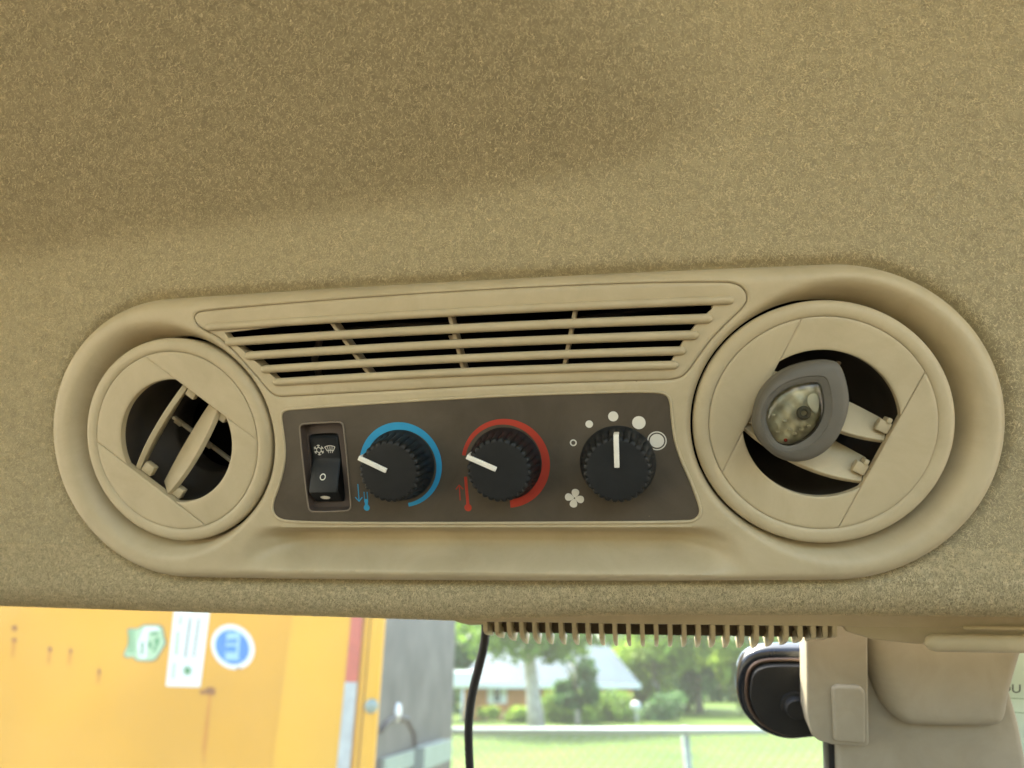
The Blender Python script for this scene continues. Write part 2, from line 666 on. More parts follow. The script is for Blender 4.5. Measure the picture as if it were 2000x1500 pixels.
def edge_out(u, v):
    """distance outside the panel's outline"""
    (xl, yl, rl), (xr, yr, rr_) = END_L, END_R
    q = np.clip((u - xl) / (xr - xl), 0, 1)
    return np.hypot(u - (xl + (xr - xl) * q), v - (yl + (yr - yl) * q)) - (rl + (rr_ - rl) * q) - 4 * q * (1 - q)


def liner_w(u, v):
    """main face of the headliner: nearly flat round the panel, breaking forward to the roof along a rounded line"""
    v0 = np.interp(u, [-420, -217, -90, 0, 74, 130], [90, 94, 98.5, 102, 108, 118])
    d1 = v - v0
    d2 = (112 - u) * 0.95 + 0.12 * (v - 130)
    d = -softplus(-(softplus(0 * u, 0.01) + np.minimum(d1, 400)), 0.01)
    dm = -15 * np.logaddexp(-d1 / 15, -d2 / 15)          # smooth minimum of the two distances
    rise = 0.76 * softplus(dm + 5, 2.8)
    rise += 0.10 * softplus(v - 95, 12)               # the whole face leans forward a little higher up
    far = np.maximum(0, v - 260)
    rise += 1.25 * softplus(v - 262, 14)
    pillow = -2.2 * np.exp(-((np.abs(u) - 230) / 60) ** 2)
    return -7.4 + rise + pillow * 0.3 - 3.6 * np.exp(-(np.maximum(edge_out(u, v), 0) / 2.6) ** 2)


def liner_point(u, s):
    """s >= lip: face height v; below the lip the cloth rolls over to the back"""
    vc = lip_v(u)
    arc = (vc - s) / LIP_R
    on = arc > 0
    th = np.clip(arc, 0, 2.3)
    ext = np.maximum(0, arc - 2.3) * LIP_R
    v = np.where(on, vc - LIP_R * np.sin(th) + ext * -math.cos(2.3) * 1.0 * 1.0, s)
    wv = np.where(on, -8 - LIP_R * (1 - np.cos(th)) - ext * math.sin(2.3), 0)
    wf = liner_w(u, np.maximum(s, vc))
    return np.stack([u + 0 * v, v, np.where(on, wv, wf)], -1)


us = np.concatenate([np.arange(-900, -330, 30), np.arange(-330, 330, 2.2), np.arange(330, 901, 30)])
ss = np.concatenate([np.arange(-150, -124, 6), np.arange(-124, 250, 2.2), np.arange(250, 640, 20)])
UU, SS = np.meshgrid(us, ss)
LP = liner_point(UU.ravel(), SS.ravel())
nu, ns = len(us), len(ss)
HOLE = stadium(57.0)
ins = inside(np.column_stack([UU.ravel(), SS.ravel()]), HOLE).reshape(ns, nu)
lf = []
for j in range(ns - 1):
    for i in range(nu - 1):
        if not (ins[j, i] and ins[j, i + 1] and ins[j + 1, i] and ins[j + 1, i + 1]):
            lf.append([j * nu + i, j * nu + i + 1, (j + 1) * nu + i + 1, (j + 1) * nu + i])
liner = solo('headliner', (LP, lf), M['felt'], 'tan felt headliner over the cab', None, kind='structure', smooth=True)


def nap(n):
    """short felt fibres standing on the cloth, as one mesh of thin tapered ribbons"""
    u = RNG.uniform(-285, 265, n)
    s = np.where(RNG.random(n) < 0.34, RNG.uniform(-104, -50, n), RNG.uniform(-60, 215, n))
    keep = ~inside(np.column_stack([u, s]), stadium(61.4))
    # felt mats together in tiny tufts
    tuft = np.zeros(n)
    for k in range(14):
        a, fr = RNG.uniform(0, 6.28), RNG.uniform(1.3, 3.4)
        tuft += np.sin((u * math.cos(a) + s * math.sin(a)) * fr + RNG.uniform(0, 6.28))
    keep &= RNG.random(n) < np.clip(0.78 + 0.08 * tuft, 0.2, 1)
    u, s = u[keep], s[keep]
    n = len(u)
    p = liner_point(u, s)
    e = 0.5
    du = liner_point(u + e, s) - p
    ds = liner_point(u, s + e) - p
    du /= np.linalg.norm(du, axis=1, keepdims=True)
    nn = np.cross(du, ds)
    nn /= np.linalg.norm(nn, axis=1, keepdims=True)
    ds = np.cross(nn, du)
    flow = 0.7 * np.sin(u * 0.021 + 0.7) + 0.5 * np.sin(s * 0.033 + u * 0.008) - 1.2
    th = flow + RNG.normal(0, 1.3, n)
    t = np.cos(th)[:, None] * du + np.sin(th)[:, None] * ds
    side = np.cross(nn, t)
    L = RNG.uniform(0.7, 1.9, n)[:, None]
    hgt = RNG.uniform(0.15, 0.75, n)[:, None]
    wd = RNG.uniform(0.05, 0.095, n)[:, None]
    bend = RNG.normal(0, 0.35, n)[:, None] * L
    a = p - 0.1 * nn
    b_ = p + t * L * 0.5 + nn * hgt * 0.8 + side * bend * 0.5
    c = p + t * L + nn * hgt * RNG.uniform(0.2, 1.2, n)[:, None] + side * bend * -0.4
    V = np.stack([a - side * wd, a + side * wd, b_ - side * wd, b_ + side * wd, c], 1).reshape(-1, 3) * 0.001
    k = np.arange(n)[:, None] * 5
    tri = np.concatenate([k + np.array([0, 1, 3]), k + np.array([0, 3, 2]), k + np.array([2, 3, 4])], 1).reshape(-1, 3)
    me = bpy.data.meshes.new('felt_nap')
    me.vertices.add(len(V))
    me.vertices.foreach_set('co', V.ravel())
    me.loops.add(tri.size)
    me.loops.foreach_set('vertex_index', tri.ravel().astype(np.int32))
    me.polygons.add(len(tri))
    me.polygons.foreach_set('loop_start', np.arange(0, tri.size, 3, dtype=np.int32))
    me.update(calc_edges=True)
    me.polygons.foreach_set('use_smooth', [True] * len(tri))
    me.materials.append(M['fibre'])
    o = bpy.data.objects.new('felt_nap', me)
    COL.objects.link(o)
    o.parent = liner
    tag(o, None, None, None, 'stuff')


nap(720000)

# =================================================================== the control panel
T = Thing('air_conditioning_panel', (0, 0, 0),
          'long beige plastic overhead panel with louvred grille, dark control plate and two round air vents', 'control panel')
CL, CR = np.array([-UC, 0.0]), np.array([UC, 0.0])

GROOVE = ccw(smooth_loop([(-121.5, 55.5), (-119, 57), (-113, 57.4), (-67, 58.4), (0, 58.7), (62, 57.6), (100, 55.6), (107, 54.8), (110.5, 52), (111.5, 48.5), (109.5, 45),
                          (106, 42), (98, 34.5), (92, 26.5), (88.5, 21.8), (86, 19.6), (82, 18.9), (76, 19), (19, 19.6), (-47, 18.8), (-80, 18.2), (-84.5, 18.2),
                          (-88, 20.2), (-91, 24), (-94.5, 28.5), (-107, 43.2), (-113, 47), (-118.5, 49.8), (-120.8, 52.2)], 1.0, 2))
PLATE = ccw(smooth_loop([(-83.5, 10.5), (-81.5, 12.2), (-78, 12.6), (-25, 14.2), (19, 15), (60, 14.8), (76, 14.4), (80.3, 13.4), (81.6, 10.5), (81.8, 5), (82.4, -4), (84.4, -12), (88, -21),
                         (91, -30), (91.6, -33.6), (90, -36.4), (86, -37.4), (16, -37.6), (-51, -37.6), (-84, -37), (-89.4, -35.4), (-91.2, -32), (-90.6, -28),
                         (-87, -21), (-84, -13), (-82.6, -5), (-83, 4)], 1.0, 2))
WELL = 47.2


EDGE = resample(stadium(RO), 3.0)


def housing_h(P):
    u, v = P[:, 0], P[:, 1]
    au = np.abs(u)
    dd = dist_loop(P, EDGE)
    t = np.clip(dd / 6.5, 0, 1)
    edge = -8.6 + 8.6 * np.power(np.clip(1 - (1 - t) ** 2.2, 0, 1), 0.62)
    wl = np.zeros(len(P))
    for c in (CL, CR):
        du, dv = u - c[0], v - c[1]
        r = np.hypot(du, dv)
        outw = sstep(-0.75, 0.55, (du * np.sign(c[0])) / (r + 1e-9))
        ro = 50.0 + 8.5 * outw
        dep = 4.0 + 14.0 * outw
        q = np.clip((r - WELL + 0.5) / (ro - WELL + 0.5), 0, 1)
        wl -= dep * (1 - q) ** 2.5 * (1 + 0.6 * q)
    su = 1 - sstep(84.5, 112, au + 0.62 * np.clip(-v - 41, 0, 30) * 0 + np.clip(v + 57, 0, 20) * 0.45)
    sv = sstep(-38.9, -46.8, v) ** 0.9 * (1 - sstep(-49.5, -59.3, v))
    dish = -14.0 * su * sv
    rim = 0.9 * np.exp(-((v + 59.4) / 1.4) ** 2) * (1 - sstep(90, 130, au))
    return edge + wl + dish + rim * 0.6


ex = []
for k in (0.12, 0.3, 0.6, 1.0, 1.6, 2.3, 3.2, 4.2, 5.4, 7.0, 8.6, 10.2, 12, 14):
    ex.append(resample(stadium(RO - k), 1.6))
for c in (CL, CR):
    for r in (47.6, 48.2, 48.9, 49.7, 50.6, 51.8, 53, 54.4, 55.8):
        ex.append(circle(c, r, 190))
for v in np.concatenate([np.arange(-38.4, -43.6, -0.45), np.arange(-43.6, -62, -0.9)]):
    ex.append(np.stack([np.arange(-118, 118, 1.3), np.full(182, v)], 1))
gx, gy = np.meshgrid(np.arange(-203, 203, 2.6), np.arange(-66, 66, 2.6))
ex.append(np.stack([gx.ravel(), gy.ravel()], 1))
ex = np.concatenate(ex)
ex = ex + RNG.uniform(-0.02, 0.02, ex.shape)
wells = [ccw(circle(c, WELL, 180)) for c in (CL, CR)]
g_out, g_in = offset_loop(GROOVE, -0.22), offset_loop(GROOVE, 0.22)
p_out = offset_loop(PLATE, -0.25)


def with_edge_drop(h, loops, dep=0.45, wid=0.55):
    def f(P):
        z = h(P)
        for lp in loops:
            z = z - dep * (1 - sstep(0, wid, dist_loop(P, lp)))
        return z
    return f


hh = with_edge_drop(housing_h, [g_out])
extra_in = [ex] + [offset_loop(g_out, -k) for k in (0.3, 0.6)] + [offset_loop(p_out, -k) for k in (0.4, 1.0)]
outer = resample(stadium(RO), 1.2)
housing = T.part('housing', sheet(outer, wells + [g_out, p_out], np.concatenate(extra_in), hh,
                                  {0: -13, 1: -24, 2: -24, 3: -3.5, 4: -3.0}), M['beige'], smooth='auto')

T.part('groove_backing', tube(np.column_stack([GROOVE, housing_h(GROOVE) - 1.6]), 0.6, 6, closed=True), M['beige_dull'])
# --- grille insert: recessed outline, one slot, five bars, three ribs, dark box behind
SLOT = ccw(dens([(-107.2, 47.3), (-105.5, 44.8), (-95, 35.3), (-83.6, 25.2), (0, 26.0), (82.4, 26.0), (87.5, 34), (93.5, 41.5), (98.4, 45.4), (98.9, 47.8), (62, 49.2), (0, 50.2), (-60, 49.6)], 1.5))
gh = with_edge_drop(housing_h, [g_in])
gex = np.concatenate([ex] + [offset_loop(g_in, k) for k in (0.3, 0.6)])
grille = T.part('grille', sheet(g_in, [SLOT], gex, gh, {0: -3.0, 1: -4.5}), M['beige'], smooth='auto')
bars = [((-116, 50.0), (106.5, 48.4), 1.75), ((-107, 43.1), (98.5, 41.8), 1.9), ((-98, 36.6), (93.2, 35.8), 1.85),
        ((-91, 30.4), (88.2, 30.0), 1.75), ((-86, 24.6), (85.2, 24.6), 1.7)]
for (a, b_, r) in bars:
    T.part('slat', capsule((*a, 0.15), (*b_, 0.15), r, 14, bow=0.9), M['beige'], grille)
for (a, b_) in (((-58.0, 49.2), (-42.0, 25.2)), ((-6.0, 50), (-1.2, 25.6)), ((46.3, 49.5), (40.4, 25.4))):
    a, b_ = np.array(a), np.array(b_)
    t = (b_ - a) / np.linalg.norm(b_ - a)
    n = np.array([-t[1], t[0]]) * 0.75
    T.part('rib', bevel_geo(prism(ccw([a - n, b_ - n, b_ + n, a + n]), -9, -1.6), 0.25), M['beige_dull'], grille, smooth='auto')
T.part('damper_tab', bevel_geo(prism(ccw([(-7.6, 40.8), (-4.4, 40.8), (-3.6, 37.2), (-6.6, 37.0)]), -6, -4.4), 0.4), M['beige_dull'], grille, smooth='auto')
# dark plenum: an open box behind the housing
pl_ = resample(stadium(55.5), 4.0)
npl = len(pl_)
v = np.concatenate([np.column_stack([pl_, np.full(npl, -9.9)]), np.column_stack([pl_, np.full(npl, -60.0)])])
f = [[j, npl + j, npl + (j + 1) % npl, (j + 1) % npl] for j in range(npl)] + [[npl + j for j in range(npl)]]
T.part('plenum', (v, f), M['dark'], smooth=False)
# a filter frame and a cable glimpsed in the dark behind the bars
T.part('filter_frame', join(tube([(-100, 44, -34), (-40, 47, -34), (30, 44, -36), (98, 49, -30)], 1.2, 6), tube([(-75, 46, -28), (-80, 33, -28), (-78, 24, -28)], 1.8, 6)), M['recess'], grille)

# --- dark control plate with its raised beige lip
SWC = np.array([-64.6, -13.0])
SW = ccw(smooth_loop([(-75.4, 4.2), (-74.6, 5.6), (-73, 6.2), (-57.2, 6.5), (-55.4, 6.0), (-54.7, 4.2), (-54.0, -29.8), (-54.6, -31.6), (-56.2, -32.4), (-71.6, -32.8), (-73.4, -32.2), (-74.2, -30.4)], 0.8, 2))
KN = [(-30.6, -12.6), (14.6, -12.8), (60.3, -13.4)]
plate_h = lambda P: np.full(len(P), 0.15)
px, py = np.meshgrid(np.arange(-92, 93, 4), np.arange(-38, 16, 4))
p_in = offset_loop(PLATE, 0.1)
plate = T.part('control_plate', sheet(p_in, [SW], np.stack([px.ravel(), py.ravel()], 1) + 0.013, plate_h, {0: -2.5}), M['plate'], smooth='auto')
lip = np.column_stack([offset_loop(PLATE, -0.25), np.full(len(PLATE), 0.15)])
T.part('trim_bead', tube(lip, 0.62, 8, closed=True), M['beige'])
# ledge under the plate that throws the shade into the tray
T.part('ledge', capsule((-88, -39.3, -0.75), (88.5, -39.3, -0.75), 0.8, 8), M['beige'])

# switch recess and rocker
n_sw = len(SW)
sw2 = offset_loop(SW, 0.9)
RECT = ccw(smooth_loop([(-73.4, -0.4), (-72.4, 1.0), (-60.4, 1.4), (-59.0, 0.2), (-58.2, -27.4), (-59.2, -29.0), (-71.6, -29.4), (-72.8, -28)], 0.7, 2))
v = np.concatenate([np.column_stack([SW, np.full(n_sw, 0.15)]), np.column_stack([sw2, np.full(n_sw, -3.6)])])
f = [[j, (j + 1) % n_sw, n_sw + (j + 1) % n_sw, n_sw + j] for j in range(n_sw)]
surround = T.part('switch_surround', join((v, f), sheet(sw2, [RECT], [], lambda P: np.full(len(P), -3.6), {1: -8})), M['recess'], smooth='auto')
T.part('surround_rim', tube(np.column_stack([SW, np.full(n_sw, 0.2)]), 0.40, 6, closed=True), M['rim'], surround)
# rocker profile in (v, w): top half pushed in, lower half standing proud
prof = [(0.6, -5.6), (0.2, -3.8), (-1.0, -2.8), (-9.6, -4.0), (-11.0, -3.7), (-12.6, -2.6), (-22.2, 2.0), (-23.6, 2.2), (-24.3, 1.6), (-28.7, -2.4), (-29.1, -7)]
rk = []
x0, x1 = -72.6, -59.3
secs = [(x0, 0.6), (x0 + 0.35, 0.2), (x0 + 0.8, 0.0), (x1 - 0.8, 0.0), (x1 - 0.35, 0.2), (x1, 0.6)]
V, F = [], []
for (x, dz) in secs:
    V += [(x + (-(q + 13) * 0.03), q, z - dz) for q, z in prof]
m_ = len(prof)
for i in range(len(secs) - 1):
    for j in range(m_ - 1):
        F.append([i * m_ + j, i * m_ + j + 1, (i + 1) * m_ + j + 1, (i + 1) * m_ + j])
F.append(list(range(m_))[::-1] + [])
F.append([(len(secs) - 1) * m_ + j for j in range(m_)])
# side walls down into the recess
V += [(x0 - 0.3, 0.6, -8), (x0 + 0.5, -28.8, -8), (x1, 0.6, -8), (x1 + 0.4, -28.8, -8)]
rocker = T.part('rocker_switch', (np.array(V), F), M['black'], smooth='auto')


def rock_w(v):
    return np.interp(-v, [-q for q, _ in prof], [z for _, z in prof]) + 0.07


def on_rocker(g):
    return xform(g, lambda a, b_, c: (a, b_, rock_w(b_)))


# snowflake
fl = []
cx, cy = -68.9, -6.1
hexa = [(cx + 1.25 * math.cos(R(30 + 60 * k)), cy + 1.25 * math.sin(R(30 + 60 * k))) for k in range(7)]
fl.append(stroke(hexa, 0.36, 0))
for k in range(6):
    a = R(30 + 60 * k)
    d = np.array([math.cos(a), math.sin(a)])
    nrm = np.array([-d[1], d[0]])
    c0 = np.array([cx, cy])
    fl.append(stroke([c0 + d * 1.2, c0 + d * 2.35], 0.34, 0))
    for s in (1, -1):
        fl.append(stroke([c0 + d * 1.65, c0 + d * 2.15 + nrm * 0.62 * s], 0.3, 0))
T.part('snowflake_symbol', on_rocker(join(*fl)), M['print_white'], rocker, smooth=False)
# screen defrost symbol
df = []
cx, cy = -63.6, -6.0
arc = lambda r, a0, a1, n=8: [(cx + r * math.cos(R(a0 + (a1 - a0) * i / n)), cy - 3.3 + r * math.sin(R(a0 + (a1 - a0) * i / n))) for i in range(n + 1)]
df.append(stroke(arc(5.0, 62, 118), 0.34, 0))
df.append(stroke(arc(3.0, 62, 118), 0.3, 0))
df.append(stroke([arc(3.0, 62, 118)[0], arc(5.0, 62, 118)[0]], 0.34, 0))
df.append(stroke([arc(3.0, 62, 118)[-1], arc(5.0, 62, 118)[-1]], 0.34, 0))
for dx in (-0.85, 0, 0.85):
    df.append(stroke([(cx + dx * 1.25, cy + 1.2), (cx + dx, cy - 0.6), (cx + dx * 1.1, cy - 1.5)], 0.26, 0))
T.part('defrost_symbol', on_rocker(join(*df)), M['print_white'], rocker, smooth=False)
T.part('off_symbol', on_rocker(ring_flat((-66.4, -17.4), 0.95, 1.38, 0, 28)), M['print_white'], rocker, smooth=False)
el = np.array([(-65.9 + 2.3 * math.cos(t), -26.5 + 0.95 * math.sin(t)) for t in np.linspace(0, 2 * math.pi, 28, endpoint=False)])
T.part('indicator_lens', (np.array([(a, b_, rock_w(b_) + 0.12) for a, b_ in el]), [list(range(28))]), M['print_white'], rocker, smooth=False)

# printed marks on the plate
PW = 0.22
T.part('blue_dial_mark', ring_flat(KN[0], 14.2, 18.2, PW, 60, 168, -82, 16.6, 18.2), M['print_blue'], plate, smooth=False)
T.part('red_dial_mark', ring_flat(KN[1], 16.9, 18.4, PW, 60, 168, -86, 14.4, 18.6), M['print_red'], plate, smooth=False)


def arrow(x, y0, y1, s=1.5, wd=0.42):
    d = math.copysign(1, y1 - y0)
    return join(stroke([(x, y0), (x, y1)], wd, PW), stroke([(x - s, y1 - d * s * 1.15), (x, y1), (x + s, y1 - d * s * 1.15)], wd, PW))


T.part('down_arrow_mark', arrow(-50.3, -20.8, -28.2), M['print_blue'], plate, smooth=False)
th = [stroke([(-47.75, -24.2), (-47.75, -28.6)], 0.36, PW), stroke([(-46.35, -24.2), (-46.35, -28.6)], 0.36, PW),
      flat([(-47.6, -27.2), (-46.5, -27.2), (-46.3, -30), (-47.8, -30)], PW + 0.01), disc((-47.05, -31.0), 1.35, PW, 20)]
T.part('cold_thermometer_mark', join(*th), M['print_blue'], plate, smooth=False)
T.part('up_arrow_mark', arrow(-5.4, -28.0, -21.6), M['print_red'], plate, smooth=False)
T.part('hot_thermometer_mark', join(stroke([(-2.5, -18.5), (-2.2, -30)], 1.25, PW), disc((-2.2, -31.2), 1.55, PW, 20)), M['print_red'], plate, smooth=False)
T.part('fan_off_mark', ring_flat((43.0, -4.9), 0.85, 1.4, PW, 30), M['print_white'], plate, smooth=False)
for (c, r) in (((49.7, 2.5), 1.5), ((59.3, 5.3), 2.0), ((69.2, 2.5), 2.6)):
    T.part('speed_dot_mark', disc(c, r, PW, 32), M['print_white'], plate, smooth=False)
T.part('full_speed_mark', join(disc((75.9, -4.9), 2.75, PW, 36), ring_flat((75.9, -4.9), 3.3, 3.75, PW, 40)), M['print_white'], plate, smooth=False)
bl = []
for k in range(4):
    a = R(78 + 90 * k)
    c = np.array([42.4 + 2.15 * math.cos(a), -27.6 + 2.15 * math.sin(a)])
    t = np.linspace(0, 2 * math.pi, 22, endpoint=False)
    lx, ly = 1.75 * np.cos(t), 1.5 * np.sin(t) * (1 + 0.25 * np.cos(t))
    bl.append(flat(np.stack([c[0] + lx * math.cos(a) - ly * math.sin(a) * 1.0, c[1] + lx * math.sin(a) + ly * math.cos(a)], 1), PW))
bl.append(ring_flat((42.4, -27.6), 0.35, 0.75, PW + 0.01, 16))
T.part('fan_mark', join(*bl), M['print_white'], plate, smooth=False)

# knobs: scalloped skirt, flat face, white pointer over the edge
KNPROF = [(15.0, 0.3), (15.0, 1.2), (14.5, 2.0), (13.9, 3.5), (13.5, 7), (13.1, 11.0), (12.9, 12.6), (12.6, 13.3), (12.0, 13.75), (10.8, 13.8), (5, 13.7), (0.05, 13.7)]


def knob_r(r, z, th):
    if z < 2.5 or r < 11.9:
        return r
    s = abs(math.sin(th * 14))
    k = min(1, (z - 2.2) / 1.5)
    return r - 0.95 * k * (1 - s ** 0.7)


for (c, ang) in zip(KN, (154, 155, 89)):
    kb = T.part('knob', lathe(KNPROF, c, 280, knob_r), M['black'], smooth='auto')
    a = R(ang)
    g1 = box(1.0, 13.3, -1.0, 1.0, 13.5, 14.5, 0.25)
    g2 = box(12.6, 13.75, -1.0, 1.0, 8.0, 14.48, 0.25)
    g = join(g1, g2)
    T.part('pointer', xform(g, lambda x, y, z: (c[0] + x * math.cos(a) - y * math.sin(a), c[1] + x * math.sin(a) + y * math.cos(a), z)), M['white'], kb, smooth='auto')


# --- round air vents
def vent(c, chord, cd_, vanes, tabs, tilt=(0, 0)):
    tb = np.array([math.cos(R(chord)), math.sin(R(chord))])     # along the chords
    ta = np.array([tb[1], -tb[0]]) if c[0] > 0 else np.array([-tb[1], tb[0]])
    tu, tv = tilt

    def place(g):        # (a, b, w) of the vent -> panel frame, with the ball turned a little
        def fn(a, b_, z):
            p = c + ta * a + tb * b_
            return (p[0], p[1], z + (p[0] - c[0]) * tu + (p[1] - c[1]) * tv)
        return xform(g, fn)

    flip = ta[0] * tb[1] - ta[1] * tb[0] < 0

    def fix(g):
        return (g[0], [list(q)[::-1] for q in g[1]]) if flip else g

    prof = [(27.9, -34), (40.0, -34), (45.2, -14), (46.2, -6), (46.4, -2.2), (46.1, -0.9), (45.3, -0.05), (43.8, 0.45), (42.2, 0.4), (40.9, 0.15), (40.45, -0.35)]
    v_ = T.part('air_vent', place(fix(lathe(prof, (0, 0), 160))), M['beige'], smooth='auto')
    # face: two segments beside the chords and a band between them with the opening
    rg = 40.3
    phi = math.asin(cd_ / rg)

    def arc_pts(r, a0, a1, n):
        t = np.linspace(a0, a1, n)
        return np.stack([r * np.cos(t), r * np.sin(t)], 1)

    seg = arc_pts(rg, -math.acos((cd_ + 0.08) / rg), math.acos((cd_ + 0.08) / rg), 60)
    segw = 0.25
    hseg = with_edge_drop(lambda P: np.full(len(P), segw), [ccw(dens(seg, 0.8))], 0.35, 0.7)
    grid = np.stack([q.ravel() for q in np.meshgrid(np.arange(-42, 43, 2.0), np.arange(-42, 43, 2.0))], 1) + 0.01
    segl = ccw(dens(seg, 0.8))
    sg = sheet(segl, [], np.concatenate([grid, offset_loop(segl, 0.4), offset_loop(segl, 0.8)]), hseg, {0: -3.5})
    T.part('face_segment', place(fix(sg)), M['beige'], v_, smooth='auto')
    sg2 = (sg[0] * np.array([-1, -1, 1]), sg[1])
    T.part('face_segment', place(fix(sg2)), M['beige'], v_, smooth='auto')
    cdi = cd_ - 0.08
    al = math.asin(cdi / rg)
    band = np.concatenate([arc_pts(rg, -al, al, 40), arc_pts(rg, math.pi - al, math.pi + al, 40)])
    band = band[:, ::-1] * np.array([1, 1])
    ro = 28.0
    be = math.asin(min(1, (cdi - 0.0) / ro))
    for s in (1, -1):
        o_arc = arc_pts(rg, math.pi / 2 * s - (math.asin(cdi / rg)) * s, math.pi / 2 * s + (math.asin(cdi / rg)) * s, 44)
        i_arc = arc_pts(ro, math.pi / 2 * s + be * s, math.pi / 2 * s - be * s, 44)
        lp = ccw(dens(np.concatenate([o_arc, i_arc]), 0.8))
        hb = with_edge_drop(lambda P: np.full(len(P), 0.0), [lp], 0.3, 0.6)
        T.part('face_band', place(fix(sheet(lp, [], np.concatenate([grid, offset_loop(lp, 0.35), offset_loop(lp, 0.7)]), hb, {0: -3.2}))), M['beige'], v_, smooth='auto')
    # inner barrel with a stepped throat
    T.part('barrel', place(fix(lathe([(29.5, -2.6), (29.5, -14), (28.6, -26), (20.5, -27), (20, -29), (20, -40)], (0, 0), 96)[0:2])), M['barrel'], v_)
    # vanes
    for (b0, tau, qf, bulge, qb, w0) in vanes:
        ct, st = math.cos(R(tau)), math.sin(R(tau))
        n = 22
        V, F = [], []
        amax = cd_ - 0.2
        for i in range(n + 1):
            a = -amax + 2 * amax * i / n
            k = 1 - (a / amax) ** 2
            cv_ = -1.0 * k if tau == 20 else 0.0
            qs = [(-qb - 1.5 * k, 0.75), (qf + bulge * k - 0.3, 1.2), (qf + bulge * k, 0.9), (qf + bulge * k, -0.9), (qf + bulge * k - 0.3, -1.2), (-qb - 1.5 * k, -0.75)]
            for (q, d) in qs:
                V.append((a, b0 + cv_ + q * st + d * ct, w0 + q * ct - d * st))
        for i in range(n):
            for j in range(6):
                F.append([i * 6 + j, i * 6 + (j + 1) % 6, (i + 1) * 6 + (j + 1) % 6, (i + 1) * 6 + j])
        F += [list(range(6))[::-1], [n * 6 + j for j in range(6)]]
        T.part('vane', place((np.array(V), F)), M['beige'], v_, smooth='auto')
    for (a0, a1, b0, b1, w0, w1) in tabs:
        T.part('pivot_tab', place(fix(box(a0, a1, b0, b1, w0, w1, 0.5))), M['beige'], v_, smooth='auto')
    # linkage rod behind the vanes
    T.part('link_rod', place(fix(join(box(-0.7, 0.7, -15, 25, -17.5, -15, 0.3), box(-1.2, 1.2, -13, -9, -16.5, -14.2, 0.3), box(-1.2, 1.2, 6, 9, -16.5, -14.2, 0.3)))), M['beige_dull'], v_, smooth='auto')
    return v_


vent(CL, -37.4, 24.0,
     [(-10.6, 20, 1.6, 4.2, 6.0, -4.0), (7.8, 54, 2.2, 3.8, 7.2, -3.6)],
     [(19.6, 23.6, -8.8, -4.0, -5.5, -2.6), (19.4, 23.4, 9.6, 13.8, -5.6, -2.8), (-23.6, -18.6, -8.8, -3.4, -6.0, -2.6), (-23.6, -18.8, 9.4, 14.2, -6.0, -2.6)], (0.0, 0.0))
vent(CR, 62.5, 23.6,
     [(5.2, -52, 2.2, 4.6, 7.0, -4.4), (-12.2, -52, 2.2, 4.6, 9.0, -4.4)],
     [(18.6, 23.2, 6.6, 11.0, -5.0, -1.6), (18.6, 23.2, -11.0, -6.6, -5.0, -1.6), (-23.2, -19.4, 6.6, 10.6, -5.0, -1.6), (-23.2, -19.4, -11.0, -7.0, -5.0, -1.6),
      (20.6, 22.4, 10.4, 12.6, -6, -0.9), (20.6, 22.4, -7.0, -4.8, -6, -0.9)], (0.012, 0.0))

# =================================================================== clip in the right vent
K = Thing('vent_clip_freshener', (128, 6, 2), 'grey teardrop clip with a clear domed window on the right round vent', 'air freshener')
CO = ccw(smooth_loop([(132.5, 24.4), (137.0, 24.6), (140.2, 23.9), (142.2, 20.6), (143.7, 14.5), (144.2, 8.0), (142.3, 1.0), (139.3, -5.3), (134.9, -9.7), (129.6, -12.2), (123.9, -12.7), (119.0, -10.9), (114.6, -7.2),
                      (112.0, -2.8), (111.0, 2.2), (111.8, 7.5), (113.8, 13.3), (117.7, 18.3), (123.0, 21.9), (128.5, 23.7)], 0.7, 2))
LI = ccw(smooth_loop([(131.5, 17.0), (133.3, 16.8), (134.3, 15.0), (135.1, 8.7), (134.6, 4.2), (131.8, -1.3), (126.7, -5.3), (121.8, -6.4), (118.1, -4.4), (115.8, 0.3), (114.9, 4.2), (115.9, 8.8), (119.3, 13.2), (124.2, 15.9), (128.9, 16.9)], 0.5, 2))
MI = ccw(smooth_loop([(133.0, 19.2), (135.4, 18.8), (136.6, 16.0), (137.6, 9.0), (136.9, 3.6), (133.8, -2.9), (127.8, -7.5), (121.4, -8.5), (116.7, -6.0), (113.9, -0.3), (112.9, 4.2), (114.1, 9.6), (117.9, 14.8), (123.6, 18.0), (129.0, 19.2)], 0.5, 2))
# the bezel falls from the rim round the window to the outer edge


def bez_h(P):
    do = dist_loop(P, CO)
    dm = dist_loop(P, MI)
    t = do / (do + dm + 1e-9)
    z = 8.2 + 3.4 * np.sqrt(np.clip(1 - (1 - t) ** 2, 0, 1))
    inm = inside(P, MI)
    dl = dist_loop(P, LI)
    z2 = 10.6 + 0.6 * sstep(0, 1.4, dl)
    return np.where(inm, z2, z)


